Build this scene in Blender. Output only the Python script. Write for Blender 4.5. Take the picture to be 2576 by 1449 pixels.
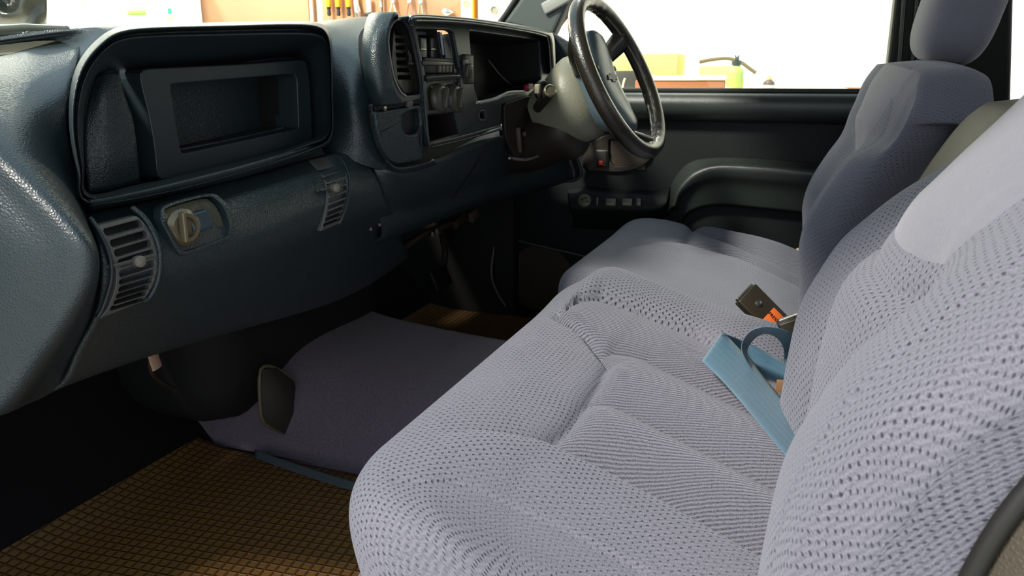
import bpy, bmesh, math, random, mathutils, mathutils.geometry
from mathutils import Vector, Matrix
random.seed(7)
for o in list(bpy.data.objects): bpy.data.objects.remove(o, do_unlink=True)
SC = bpy.context.scene; COL = SC.collection
# ---------------- camera ----------------
H = 1.28                                     # eye height over the garage slab
FPX = 1950.0; TH = math.radians(20.7); PH = math.radians(15.0)
CF = Vector((math.cos(TH)*math.cos(PH), math.sin(TH)*math.cos(PH), -math.sin(PH)))
CR = Vector((math.sin(TH), -math.cos(TH), 0)); CU = CR.cross(CF)
cam_d = bpy.data.cameras.new('camera'); cam = bpy.data.objects.new('camera', cam_d); COL.objects.link(cam)
cam_d.sensor_width = 36; cam_d.lens = FPX/2576*36; cam_d.clip_start = .02
m = Matrix((CR, CU, -CF)).transposed().to_4x4(); m.translation = Vector((0, 0, H)); cam.matrix_world = m
cam_d.dof.use_dof = True; cam_d.dof.focus_distance = 1.05; cam_d.dof.aperture_fstop = 13
SC.camera = cam
# ---------------- world, sun, exposure ----------------
W = bpy.data.worlds.new('sky'); SC.world = W; W.use_nodes = True
wn = W.node_tree.nodes; wl = W.node_tree.links; wn.clear()
bg = wn.new('ShaderNodeBackground'); wo = wn.new('ShaderNodeOutputWorld')
tc = wn.new('ShaderNodeTexCoord'); sp = wn.new('ShaderNodeSeparateXYZ'); rmp = wn.new('ShaderNodeValToRGB')
wl.new(tc.outputs['Generated'], sp.inputs[0]); wl.new(sp.outputs['Z'], rmp.inputs[0]); wl.new(rmp.outputs[0], bg.inputs[0])
rmp.color_ramp.elements[0].position = .0; rmp.color_ramp.elements[0].color = (.90, .93, .95, 1)
rmp.color_ramp.elements[1].position = .8; rmp.color_ramp.elements[1].color = (.62, .80, .95, 1)
bg.inputs[1].default_value = 1.4
wl.new(bg.outputs[0], wo.inputs[0])
sd = bpy.data.lights.new('sun', 'SUN'); sun = bpy.data.objects.new('sun', sd); COL.objects.link(sun)
sd.energy = 6.0; sd.angle = math.radians(9); sd.color = (1, .90, .80)
sun.rotation_euler = Vector((.62, -.38, -.68)).to_track_quat('-Z', 'Y').to_euler()
for ly in (.6, 3.2, 5.8):                    # area lights without fixtures, added to brighten the bench wall and dash
    ad = bpy.data.lights.new('wall_fill_light', 'AREA'); ad.shape = 'RECTANGLE'; ad.size = 2.2; ad.size_y = .4; ad.energy = 25 if ly < 1 else 120; ad.color = (1, .95, .80)
    al = bpy.data.objects.new('wall_fill_light', ad); COL.objects.link(al); al.location = (3.55, ly, H+1.25)
    al.rotation_euler = Vector((.05, 0, -1)).to_track_quat('-Z', 'X').to_euler()
SC.view_settings.view_transform = 'Standard'; SC.view_settings.look = 'None'
SC.view_settings.exposure = 0.0; SC.view_settings.gamma = 1; SC.view_settings.use_curve_mapping = False
SC.cycles.max_bounces = 8
# ---------------- measuring helpers: a pixel's ray met with a plane of the place (camera-relative metres) ----------------
def ray(px, py): return CF + CR*((px-1288)/FPX) - CU*((py-724.5)/FPX)
def X(px, py, x): d = ray(px, py); return d*(x/d.x)
def Y(px, py, y): d = ray(px, py); return d*(y/d.y)
def Z(px, py, z): d = ray(px, py); return d*(z/d.z)
def PL(px, py, o, n): d = ray(px, py); return d*(o.dot(n)/d.dot(n))
OFF = Vector((0, 0, H))
ORG = {}
def org(o): return ORG.get(o.name, Vector((0, 0, 0))) if o else Vector((0, 0, 0))
# ---------------- materials ----------------
MATS = {}
def mat(name, col, rough=.5, metal=0, spec=.5, bump=None, emis=None, trans=0, sheen=0, mottle=0, coat=0):
    if name in MATS: return MATS[name]
    m = bpy.data.materials.new(name); m.use_nodes = True; nt = m.node_tree; b = nt.nodes['Principled BSDF']
    b.inputs['Base Color'].default_value = (*col, 1); b.inputs['Roughness'].default_value = rough
    b.inputs['Metallic'].default_value = metal; b.inputs['Specular IOR Level'].default_value = spec
    b.inputs['Transmission Weight'].default_value = trans; b.inputs['Sheen Weight'].default_value = sheen
    b.inputs['Coat Weight'].default_value = coat
    if emis: b.inputs['Emission Color'].default_value = (*emis[0], 1); b.inputs['Emission Strength'].default_value = emis[1]
    tcn = nt.nodes.new('ShaderNodeTexCoord'); N = nt.nodes; L = nt.links
    if mottle:
        no = N.new('ShaderNodeTexNoise'); no.inputs['Scale'].default_value = mottle[0]; no.inputs['Detail'].default_value = 6
        L.new(tcn.outputs['Object'], no.inputs['Vector'])
        mx = N.new('ShaderNodeMix'); mx.data_type = 'RGBA'; L.new(no.outputs['Fac'], mx.inputs[0])
        k = mottle[1]; mx.inputs[6].default_value = tuple(c*(1-k) for c in col)+(1,); mx.inputs[7].default_value = tuple(min(1, c*(1+k)) for c in col)+(1,)
        L.new(mx.outputs[2], b.inputs['Base Color'])
    if bump:
        kind, sc, dist = bump
        if kind == 'voronoi':
            t = N.new('ShaderNodeTexVoronoi'); t.feature = 'DISTANCE_TO_EDGE'; out = t.outputs['Distance']
        else:
            t = N.new('ShaderNodeTexNoise'); t.inputs['Detail'].default_value = 4; out = t.outputs['Fac']
        t.inputs['Scale'].default_value = sc; L.new(tcn.outputs['Object'], t.inputs['Vector'])
        bp = N.new('ShaderNodeBump'); bp.inputs['Distance'].default_value = dist; bp.inputs['Strength'].default_value = 1
        L.new(out, bp.inputs['Height']); L.new(bp.outputs[0], b.inputs['Normal'])
    MATS[name] = m; return m
def nmath(N, L, op, a, b=None, c=None):
    n = N.new('ShaderNodeMath'); n.operation = op
    for i, v in enumerate((a, b, c)):
        if v is None: continue
        if isinstance(v, (int, float)): n.inputs[i].default_value = v
        else: L.new(v, n.inputs[i])
    return n.outputs[0]
def knit(name, base, dark, su=.0085, sv=.0062, hole=.30, ribs=.0052, holes=1.0, dist=.0012):
    """Loop-pile knit: staggered pin holes in rows, fine ribs, fibre noise; driven by the mesh's own UV (metres)."""
    m = bpy.data.materials.new(name); m.use_nodes = True; nt = m.node_tree; N = nt.nodes; L = nt.links; b = N['Principled BSDF']
    b.inputs['Roughness'].default_value = .85; b.inputs['Specular IOR Level'].default_value = .25
    b.inputs['Sheen Weight'].default_value = .25; b.inputs['Sheen Roughness'].default_value = .45; b.inputs['Sheen Tint'].default_value = (.80, .85, 1, 1)
    uv = N.new('ShaderNodeUVMap'); nz = N.new('ShaderNodeTexNoise'); nz.inputs['Scale'].default_value = 60; nz.inputs['Detail'].default_value = 3
    L.new(uv.outputs[0], nz.inputs['Vector'])
    off = N.new('ShaderNodeVectorMath'); off.operation = 'MULTIPLY_ADD'; L.new(nz.outputs['Color'], off.inputs[0])
    off.inputs[1].default_value = (.0030, .0030, 0); L.new(uv.outputs[0], off.inputs[2])
    nz2 = N.new('ShaderNodeTexNoise'); nz2.inputs['Scale'].default_value = 5; nz2.inputs['Detail'].default_value = 1; L.new(uv.outputs[0], nz2.inputs['Vector'])
    off0 = off; off = N.new('ShaderNodeVectorMath'); off.operation = 'MULTIPLY_ADD'; L.new(nz2.outputs['Color'], off.inputs[0]); off.inputs[1].default_value = (.045, .045, 0); L.new(off0.outputs[0], off.inputs[2])
    s = N.new('ShaderNodeSeparateXYZ'); L.new(off.outputs[0], s.inputs[0]); u, v = s.outputs[0], s.outputs[1]
    vv = nmath(N, L, 'DIVIDE', v, sv); row = nmath(N, L, 'FLOOR', vv)
    uu = nmath(N, L, 'ADD', nmath(N, L, 'DIVIDE', u, su), nmath(N, L, 'MULTIPLY', nmath(N, L, 'MODULO', row, 2.0), .5))
    fu = nmath(N, L, 'SUBTRACT', nmath(N, L, 'FRACT', uu), .5); fv = nmath(N, L, 'SUBTRACT', nmath(N, L, 'FRACT', vv), .5)
    d = nmath(N, L, 'SQRT', nmath(N, L, 'ADD', nmath(N, L, 'MULTIPLY', fu, fu), nmath(N, L, 'MULTIPLY', nmath(N, L, 'MULTIPLY', fv, fv), .6)))
    mr = N.new('ShaderNodeMapRange'); mr.interpolation_type = 'SMOOTHSTEP'; L.new(d, mr.inputs[0])
    mr.inputs[1].default_value = hole*.35; mr.inputs[2].default_value = hole; mr.inputs[3].default_value = 1; mr.inputs[4].default_value = 0
    big = N.new('ShaderNodeTexNoise'); big.inputs['Scale'].default_value = 9; big.inputs['Detail'].default_value = 2; L.new(uv.outputs[0], big.inputs['Vector'])
    bm_ = N.new('ShaderNodeMapRange'); L.new(big.outputs['Fac'], bm_.inputs[0]); bm_.inputs[1].default_value = .35; bm_.inputs[2].default_value = .62; bm_.inputs[3].default_value = .35; bm_.inputs[4].default_value = 1
    at = N.new('ShaderNodeAttribute'); at.attribute_name = 'ribbed'
    rmask = at.outputs['Fac']
    h = nmath(N, L, 'MULTIPLY', nmath(N, L, 'MULTIPLY', mr.outputs[0], bm_.outputs[0]), nmath(N, L, 'SUBTRACT', holes, nmath(N, L, 'MULTIPLY', rmask, .75*holes)))
    rb = nmath(N, L, 'MULTIPLY', nmath(N, L, 'ADD', nmath(N, L, 'SINE', nmath(N, L, 'MULTIPLY', nmath(N, L, 'ADD', u, nmath(N, L, 'MULTIPLY', v, .35)), 2*math.pi/ribs)), 1), .5)
    fib = N.new('ShaderNodeTexNoise'); fib.inputs['Scale'].default_value = 700; fib.inputs['Detail'].default_value = 3; L.new(uv.outputs[0], fib.inputs['Vector'])
    rb_amt = nmath(N, L, 'ADD', .35, nmath(N, L, 'MULTIPLY', rmask, .65))
    hh = nmath(N, L, 'ADD', nmath(N, L, 'MULTIPLY', rb, rb_amt), nmath(N, L, 'MULTIPLY', fib.outputs['Fac'], .9))
    hh = nmath(N, L, 'SUBTRACT', hh, nmath(N, L, 'MULTIPLY', h, 1.1))
    bp = N.new('ShaderNodeBump'); bp.inputs['Distance'].default_value = dist; bp.inputs['Strength'].default_value = .9
    L.new(hh, bp.inputs['Height']); L.new(bp.outputs[0], b.inputs['Normal'])
    mx = N.new('ShaderNodeMix'); mx.data_type = 'RGBA'; mx.inputs[6].default_value = (*base, 1); mx.inputs[7].default_value = (*dark, 1)
    f2 = nmath(N, L, 'ADD', h, nmath(N, L, 'MULTIPLY', nmath(N, L, 'SUBTRACT', .55, fib.outputs['Fac']), 1.6)); f2 = nmath(N, L, 'ADD', f2, nmath(N, L, 'MULTIPLY', nmath(N, L, 'SUBTRACT', 1.0, rb), nmath(N, L, 'MULTIPLY', rb_amt, .62)))
    cl = N.new('ShaderNodeClamp'); L.new(f2, cl.inputs[0]); L.new(cl.outputs[0], mx.inputs[0]); L.new(mx.outputs[2], b.inputs['Base Color'])
    MATS[name] = m; return m
# ---------------- mesh helpers ----------------
def rel(o):
    p = o.parent
    return org(p)
def mk(name, verts, faces, m, parent=None, uv=None, smooth=True, solid=0, bevel=0, sub=0, origin=None):
    """Link ONE mesh object; verts are camera-relative metres."""
    vs = [Vector(v)+OFF for v in verts]
    if parent is not None: og = org(parent)
    elif origin is not None: og = Vector(origin)+OFF
    else:
        lo = [min(v[i] for v in vs) for i in range(3)]; hi = [max(v[i] for v in vs) for i in range(3)]
        og = Vector(((lo[0]+hi[0])/2, (lo[1]+hi[1])/2, lo[2]))
    me = bpy.data.meshes.new(name); me.from_pydata([v-og for v in vs], [], faces); me.update()
    if uv:
        l = me.uv_layers.new(name='UVMap')
        for lp in me.loops: l.data[lp.index].uv = uv[lp.vertex_index]
    for p in me.polygons: p.use_smooth = smooth
    o = bpy.data.objects.new(name, me); COL.objects.link(o); me.materials.append(m)
    ORG[o.name] = og
    if parent is not None: o.parent = parent
    else: o.location = og
    if solid: s = o.modifiers.new('thickness', 'SOLIDIFY'); s.thickness = abs(solid); s.offset = -1 if solid > 0 else 1
    if bevel: s = o.modifiers.new('bevel', 'BEVEL'); s.width = bevel; s.segments = 3; s.limit_method = 'ANGLE'; s.angle_limit = .6
    if sub: s = o.modifiers.new('sub', 'SUBSURF'); s.levels = sub; s.render_levels = sub
    return o
def tag(o, label=None, cat=None, group=None, kind=None):
    if label: o['label'] = label
    if cat: o['category'] = cat
    if group: o['group'] = group
    if kind: o['kind'] = kind
    return o
def thing(name, label, cat, loc, group=None):
    o = bpy.data.objects.new(name, None); COL.objects.link(o); o.location = Vector(loc)+OFF; ORG[o.name] = Vector(loc)+OFF
    o.empty_display_size = .05
    return tag(o, label, cat, group)
def cr(pts, n, closed=False):
    """Catmull-Rom through points (Vectors), n steps per span."""
    P = [Vector(p) for p in pts]; k = len(P); out = []
    if k == 2: return [P[0].lerp(P[1], i/n) for i in range(n+1)]
    for i in range(k if closed else k-1):
        p0 = P[(i-1) % k] if closed or i else P[0]*2-P[1]
        p1 = P[i]; p2 = P[(i+1) % k]; p3 = P[(i+2) % k] if closed or i+2 < k else P[-1]*2-P[-2]
        for j in range(n):
            t = j/n; out.append(.5*((2*p1)+(p2-p0)*t+(2*p0-5*p1+4*p2-p3)*t*t+(3*p1-p0-3*p2+p3)*t**3))
    if not closed: out.append(P[-1].copy())
    return out
def gridfaces(nr, nc, closed=False, flip=False):
    f = []
    for r in range(nr-1):
        for c in range(nc if closed else nc-1):
            q = (r*nc+c, r*nc+(c+1) % nc, (r+1)*nc+(c+1) % nc, (r+1)*nc+c)
            f.append(q[::-1] if flip else q)
    return f
def loft(name, rows, m, parent=None, nu=6, nv=6, closed=False, flip=False, solid=.006, face=(-1, -1, .3)):
    rr = [cr(r, nu, closed) for r in rows]
    cols = [cr([r[c] for r in rr], nv) for c in range(len(rr[0]))]
    nr = len(cols[0]); nc = len(cols)
    vs = [cols[c][r] for r in range(nr) for c in range(nc)]
    fs = gridfaces(nr, nc, closed)
    # orient outward: average normal should look towards 'face'
    if not closed:
        n = Vector()
        for q in fs[::7]: n += (vs[q[2]]-vs[q[0]]).cross(vs[q[3]]-vs[q[1]])
        if n.dot(Vector(face)) < 0: fs = gridfaces(nr, nc, closed, True)
    elif flip: fs = gridfaces(nr, nc, closed, True)
    uv = [(i % nc*.01, i//nc*.01) for i in range(len(vs))]
    return mk(name, vs, fs, m, parent, uv=uv, solid=solid)
def tube(name, pts, r, m, parent=None, n=10, sub=6, closed=False, smooth=True, flat=None):
    """Swept tube; r is a number or a list (one per control point); flat=(a,b) squashes along the second frame axis."""
    P = cr(pts, sub, closed) if sub > 1 else [Vector(p) for p in pts]
    k = len(pts)
    def rad(i):
        if isinstance(r, (int, float)): return r
        t = i/sub if sub > 1 else i; a = int(t) % k; b = (a+1) % k if closed else min(a+1, k-1); f = t-int(t); return r[a]*(1-f)+r[b]*f
    vs = []; N = len(P); prev = None
    for i, p in enumerate(P):
        tn = (P[(i+1) % N]-P[i-1]) if closed else (P[min(i+1, N-1)]-P[max(i-1, 0)])
        tn.normalize()
        if prev is None: a = tn.orthogonal().normalized() if flat is None else (Vector(flat[2])-tn*tn.dot(Vector(flat[2]))).normalized()
        else: a = (prev-tn*tn.dot(prev)).normalized()
        prev = a; b = tn.cross(a)
        for j in range(n):
            t = 2*math.pi*j/n; ca, cb = math.cos(t), math.sin(t)
            if flat: ca *= flat[0]; cb *= flat[1]
            vs.append(p+(a*ca+b*cb)*rad(i))
    fs = []
    for i in range(N if closed else N-1):
        for j in range(n): fs.append((i*n+j, ((i+1) % N)*n+j, ((i+1) % N)*n+(j+1) % n, i*n+(j+1) % n)[::-1])
    if not closed: fs.append(tuple(range(n))[::1]); fs.append(tuple((N-1)*n+j for j in range(n))[::-1])
    return mk(name, vs, fs, m, parent, smooth=smooth)
def box(name, c, s, m, parent=None, bevel=.002, rot=None, smooth=True, taper=1, origin=None):
    vs = []
    for k in (-1, 1):
        t = taper if k == 1 else 1
        for (a, b) in ((-1, -1), (1, -1), (1, 1), (-1, 1)):
            v = Vector((a*s[0]/2*t, b*s[1]/2*t, k*s[2]/2)); 
            if rot is not None: v = rot @ v
            vs.append(Vector(c)+v)
    fs = [(3, 2, 1, 0), (4, 5, 6, 7), (0, 1, 5, 4), (1, 2, 6, 5), (2, 3, 7, 6), (3, 0, 4, 7)]
    return mk(name, vs, fs, m, parent, bevel=bevel, smooth=smooth and bevel > 0, origin=origin)
def frame(n, up=Vector((0, 0, 1))):
    n = Vector(n).normalized(); a = up.cross(n)
    a = a.normalized() if a.length > 1e-4 else n.orthogonal().normalized(); return a, n.cross(a), n
def rnd(pts, r, k=5):
    """Polygon with every corner rounded by r."""
    out = []; n = len(pts)
    for i in range(n):
        a, p, b = Vector(pts[i-1]), Vector(pts[i]), Vector(pts[(i+1) % n])
        ra = min(r, (a-p).length*.45); rb = min(r, (b-p).length*.45)
        q0 = p+(a-p).normalized()*ra; q1 = p+(b-p).normalized()*rb
        for j in range(k+1):
            t = j/k; out.append(q0*(1-t)**2+p*2*t*(1-t)+q1*t*t)
    return out
def plate(name, outline, holes, o, n, m, parent=None, depth=.01, bevel=.002, warp=None, clamp=False):
    """Solid flat plate with holes. outline/holes: 3-D points; o,n: its plane. Front face lies on the plane, body behind it."""
    a, b, n = frame(n); o = Vector(o)
    polys = []
    for poly in [outline]+list(holes):
        q = [(Vector(p)-o) for p in poly]; q = [Vector((v.dot(a), v.dot(b))) for v in q]
        q = [p for i, p in enumerate(q) if (p-q[i-1]).length > 2e-4]
        polys.append(q)
    V2 = []; E2 = []
    for q in polys:
        k0 = len(V2); V2 += q; E2 += [(k0+i, k0+(i+1) % len(q)) for i in range(len(q))]
    cv, ce, cf, _, _, _ = mathutils.geometry.delaunay_2d_cdt(V2, E2, [], 0, 1e-6)
    def inside(p, q):
        c = False
        for i in range(len(q)):
            x1, y1 = q[i-1]; x2, y2 = q[i]
            if (y1 > p[1]) != (y2 > p[1]) and p[0] < (x2-x1)*(p[1]-y1)/(y2-y1)+x1: c = not c
        return c
    tris = []
    for f_ in cf:
        cx = sum((cv[i] for i in f_), Vector((0, 0)))/len(f_)
        if inside(cx, polys[0]) and not any(inside(cx, h) for h in polys[1:]): tris.append(tuple(f_))
    nb = len(cv); vs = []
    for z in (0, -depth):
        for v in cv:
            p = o+a*v.x+b*v.y+n*z; vs.append(warp(p) if warp else p)
    fs = list(tris)+[tuple(i+nb for i in f_)[::-1] for f_ in tris]
    cnt = {}
    for f_ in tris:
        for i in range(len(f_)):
            e = (f_[i], f_[(i+1) % len(f_)]); cnt[e] = 1
    for e in cnt:
        if (e[1], e[0]) not in cnt: fs.append((e[1], e[0], e[0]+nb, e[1]+nb))
    r = mk(name, vs, fs, m, parent, smooth=False)
    bm = bmesh.new(); bm.from_mesh(r.data); bmesh.ops.remove_doubles(bm, verts=bm.verts, dist=1e-5); bmesh.ops.recalc_face_normals(bm, faces=bm.faces); bm.to_mesh(r.data); bm.free()
    if bevel: s = r.modifiers.new('bevel', 'BEVEL'); s.width = bevel; s.segments = 3; s.limit_method = 'ANGLE'; s.angle_limit = .7; s.use_clamp_overlap = clamp
    return r
def lathe(name, prof, base, axis, m, parent=None, n=24, origin=None):
    """prof: (radius, height) list; closed solid turned about axis at base."""
    a, b, ax = frame(axis, Vector((0, 1, 0)) if abs(Vector(axis).normalized().z) > .9 else Vector((0, 0, 1))); base = Vector(base); vs = []; fs = []
    for (r, h) in prof:
        for j in range(n):
            t = 2*math.pi*j/n; vs.append(base+ax*h+(a*math.cos(t)+b*math.sin(t))*r)
    for i in range(len(prof)-1):
        for j in range(n): fs.append((i*n+j, i*n+(j+1) % n, (i+1)*n+(j+1) % n, (i+1)*n+j))
    fs.append(tuple(range(n))[::-1]); fs.append(tuple((len(prof)-1)*n+j for j in range(n)))
    o = mk(name, vs, fs, m, parent, smooth=True, origin=origin)
    s = o.modifiers.new('edge', 'EDGE_SPLIT'); s.split_angle = .7
    return o
def text(name, s, c, n, size, m, parent, up=Vector((0, 0, 1)), thick=.0004):
    cu = bpy.data.curves.new('tmp', 'FONT'); cu.body = s; cu.size = size; cu.extrude = thick; cu.align_x = 'CENTER'; cu.align_y = 'CENTER'
    ob = bpy.data.objects.new('tmp', cu); COL.objects.link(ob); bpy.context.view_layer.update()
    me = bpy.data.meshes.new_from_object(ob.evaluated_get(bpy.context.evaluated_depsgraph_get()))
    n = Vector(n).normalized(); a = up.cross(n).normalized(); b = n.cross(a)
    vs = [Vector(c)+a*v.co.x+b*v.co.y+n*v.co.z for v in me.vertices]; fs = [tuple(p.vertices) for p in me.polygons]
    bpy.data.objects.remove(ob, do_unlink=True); bpy.data.curves.remove(cu); bpy.data.meshes.remove(me)
    return mk(name, vs, fs, m, parent, smooth=False)
def interp(tab, t):
    if t <= tab[0][0]: return tab[0][1]
    for (a, va), (b, vb) in zip(tab, tab[1:]):
        if t <= b:
            f = (t-a)/(b-a); return va+(vb-va)*f
    return tab[-1][1]
def sm(a, b, x):
    t = max(0., min(1., (x-a)/(b-a))); return t*t*(3-2*t)
def segd(x, y, poly):
    """distance to a polyline and signed side (positive = further in +x)"""
    best = 9; s = 0
    for (a, b) in zip(poly, poly[1:]):
        ax, ay, bx, by = a[0], a[1], b[0], b[1]; dx, dy = bx-ax, by-ay; L2 = dx*dx+dy*dy
        t = max(0, min(1, ((x-ax)*dx+(y-ay)*dy)/L2)); qx, qy = ax+t*dx, ay+t*dy
        d = math.hypot(x-qx, y-qy)
        if d < best: best = d; s = 1 if (x-qx) >= 0 else -1
    return best, s
# shared materials
DASH = mat('grained blue-grey vinyl', (.017, .028, .033), .37, spec=.6, bump=('voronoi', 330, .0007))
DASHS = mat('smooth dark blue-grey plastic', (.018, .028, .034), .36, spec=.5, bump=('noise', 900, .0002))
BLACK = mat('black plastic', (.008, .008, .009), .5)
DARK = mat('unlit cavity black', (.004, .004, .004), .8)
WARM = mat('dark brown-black plastic', (.020, .015, .011), .45, bump=('noise', 600, .0003))
GREY = mat('grey moulded plastic', (.12, .12, .10), .45)
METAL = mat('bare steel', (.45, .43, .40), .32, metal=1)
RUBBER = mat('black rubber seal', (.010, .010, .009), .55)
KN = knit('lavender grey loop knit', (.184, .187, .226), (.024, .025, .036), hole=.24)
KN2 = knit('lavender grey ribbed knit', (.184, .187, .226), (.034, .036, .052), holes=.35, ribs=.0052)
VEL = mat('smooth lavender grey velour', (.168, .174, .214), .85, spec=.2, sheen=.35, bump=('noise', 900, .0006), mottle=(140, .10))
# ================= SEATS =================
def surface(name, us, vs_, fn, m, parent, close_u=False, flip=False, uvfn=None, attr=None):
    V = []; UV = []
    for j, v in enumerate(vs_):
        for i, u in enumerate(us):
            V.append(fn(u, v))
    nu = len(us); nv = len(vs_)
    # arc-length uv
    du = [0]*(nu*nv)
    jm = nv//2; acc = 0; row = []
    for i in range(nu):
        if i: acc += (V[jm*nu+i]-V[jm*nu+i-1]).xy.length if uvfn is None and attr else (V[jm*nu+i]-V[jm*nu+i-1]).length
        row.append(acc)
    for j in range(nv):
        for i in range(nu): du[j*nu+i] = row[i]
    mid = nu//2; dv = [0]*nv
    for j in range(1, nv): dv[j] = dv[j-1]+(V[j*nu+mid]-V[(j-1)*nu+mid]).length
    UV = [(du[j*nu+i], dv[j]) for j in range(nv) for i in range(nu)]
    if uvfn: UV = [uvfn(a, b) for a, b in UV]
    o = mk(name, V, gridfaces(nv, nu, False, flip), m, parent, uv=UV)
    if attr:
        at = o.data.attributes.new('ribbed', 'FLOAT', 'POINT'); at.data.foreach_set('value', [attr(v) for v in V])
    return o
def xat(poly, y):
    q = sorted([(p[1], p[0]) for p in poly]); return interp(q, y)
def yat(poly, x): return interp(sorted([(p[0], p[1]) for p in poly]), x)
def rolls(grooves, crease, A=.026, lift=.016, bol=.022, far=.02):
    """sewn channels: pillows between groove lines behind the cross seam, raised front roll and bolsters round them"""
    def f(x, y):
        g = [xat(p, y) for p in grooves]; yc = yat(crease, x)
        e0 = g[0]-x; e1 = x-g[-1]; e2 = y-yc
        if e0 < 0 and e1 < 0 and e2 < 0:
            for a, b in zip(g, g[1:]):
                if a <= x <= b:
                    t = (x-a)/(b-a); t = t**1.5
                    return A*(4*t*(1-t))**.55*(1-math.exp(e2/.012)), 1.0
        d = math.hypot(max(0, e0, e1), max(0, e2)) if (e2 > 0 or e0 > 0 or e1 > 0) else 0
        h = lift*(1-math.exp(-d/.010))
        k = 1-sm(.0, .12, max(0, e2)); kf = 1-sm(-.03, .02, e2)
        if e0 > 0: h += bol*(1-math.exp(-e0/.012))*math.exp(-(max(0, e0-.03)/.09)**2)*k
        if e1 > 0: h += far*(1-math.exp(-e1/.016))*kf
        return h, 0.0
    return f
def lin(a, b, n): return [a+(b-a)*i/n for i in range(n+1)]
def arcparam(pts, n):
    """resample a smooth 2-D polyline evenly"""
    q = cr([Vector((p[0], p[1], 0)) for p in pts], 8); L = [0]
    for a, b in zip(q, q[1:]): L.append(L[-1]+(b-a).length)
    out = []; k = 0
    for i in range(n+1):
        s = L[-1]*i/n
        while k < len(L)-2 and L[k+1] < s: k += 1
        f = (s-L[k])/max(1e-9, L[k+1]-L[k]); out.append(q[k].lerp(q[k+1], min(1, f)))
    return out
def cushion(name, side, prof, feats, m, parent, corner=.05, nu=150, nv=110, roll=None):
    """side: (x, drop) across; prof: (y, z) from rear to the lower front; feats: bumps and seams."""
    S = arcparam(side, nu); T = arcparam(prof, nv)
    x0 = min(p.x for p in S); x1 = max(p.x for p in S); yf = max(p.x for p in T)
    def fn(i, j):
        x, dr = S[i].x, S[i].y; y, z = T[j].x, T[j].y
        zt = interp([(-.3, z), (0, z)], 0)
        h = roll(x, y)[0] if (roll and j < nv*.8) else 0
        if roll and j >= nv*.6: h = roll(x, min(y, 9))[0]
        for ft in feats:
            kind, poly, amp, w = ft[:4]
            d, s = segd(x, y, poly)
            if kind == 'seam': h -= 1.1*amp*math.exp(-(d/w)**2)
            elif kind == 'ridge':           # crest with a steeper far side
                ww = w if s < 0 else ft[4]; h += 1.25*amp*math.exp(-(d/ww)**2)
            elif kind == 'pad':
                pass
        fl = math.exp(-((max(0, .0-dr))/.03)**2)
        ce = min(x-x0, x1-x); c = 0
        if ce < corner: c = corner-math.sqrt(max(0, corner**2-(corner-ce)**2))
        fr = sm(yf-.36, yf-.0, y)
        yy = y-c*fr*.9
        zz = z+dr*(1 if y < yf-.03 and j < nv*.75 else .3)
        if j >= nv*.60:
            k = sm(nv*.60, nv*.80, j); zz = z+dr*(1-k)
        return Vector((x, yy, max(zz, -.66)+h*fl*(1-.8*sm(nv*.72, nv*.95, j))))
    return surface(name, range(nu+1), range(nv+1), fn, m, parent, attr=(lambda v: roll(v.x, v.y)[1]) if roll else None)
BO = Vector((0, .40, -.37)); BN = Vector((0, -.08, .40)).normalized()   # plane of the near cushion top
def cpx(*pts, dz=0): return [tuple(PL(px, py, BO+Vector((0, 0, dz)), BN)[:2]) for px, py in pts]
# --- near (front passenger) bench section
seat = thing('bench_seat', 'large lavender grey knit bench seat section nearest the camera, seat belt lying on it', 'seat', (.85, .1, -.70))
ra = cpx((930, 1262), (1030, 1290), (1130, 1300), (1250, 1340), (1400, 1400), (1600, 1500))
rb_ = cpx((1130, 1165), (1200, 1158), (1370, 1180), (1500, 1235), (1650, 1310), (1800, 1400), (1950, 1490))
rc = cpx((1440, 1075), (1480, 1055), (1560, 1080), (1700, 1150), (1850, 1230), (2050, 1340))
rd = cpx((1500, 935), (1530, 930), (1620, 950), (1750, 1010), (1900, 1090), (2080, 1190))
re_ = cpx((1400, 835), (1440, 812), (1500, 815), (1600, 845), (1750, 900), (1900, 970), (2100, 1070))
rf = cpx((1450, 722), (1500, 715), (1560, 740), (1700, 780), (1850, 850), (2000, 925), dz=.02)
cre = cpx((1560, 930), (1530, 955), (1500, 1005), (1440, 1100), (1375, 1160), (1320, 1175))
def shift(p, dx): return [(a+dx, b) for a, b in p]
cre = cpx((1340, 1172), (1375, 1160), (1440, 1100), (1500, 1005), (1530, 950), (1475, 885), (1420, 850), (1398, 832))
near_roll = rolls([shift(rb_, .016), shift(rc, .018), shift(rd, .018), shift(re_, .018)], cre, A=.030, lift=.014, bol=.020, far=.022)
near_feats = [('seam', shift(ra, .008), .003, .005), ('ridge', [(1.27, -.1), (1.28, .10), (1.29, .30)], .020, .09, .06),
]
cushion('seat_cushion', [(.64, -.30), (.60, -.19), (.545, -.11), (.512, -.055), (.512, -.022), (.532, -.004), (.58, 0), (.8, 0), (1.2, 0), (1.32, -.002), (1.36, -.02), (1.375, -.07), (1.375, -.30)],
        [(-.16, -.49), (-.08, -.468), (0, -.45), (.12, -.426), (.24, -.395), (.32, -.374), (.37, -.374), (.398, -.395), (.406, -.43), (.390, -.49), (.355, -.56), (.32, -.66)],
        near_feats, KN, seat, corner=.14, nu=330, nv=230, roll=near_roll)
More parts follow.
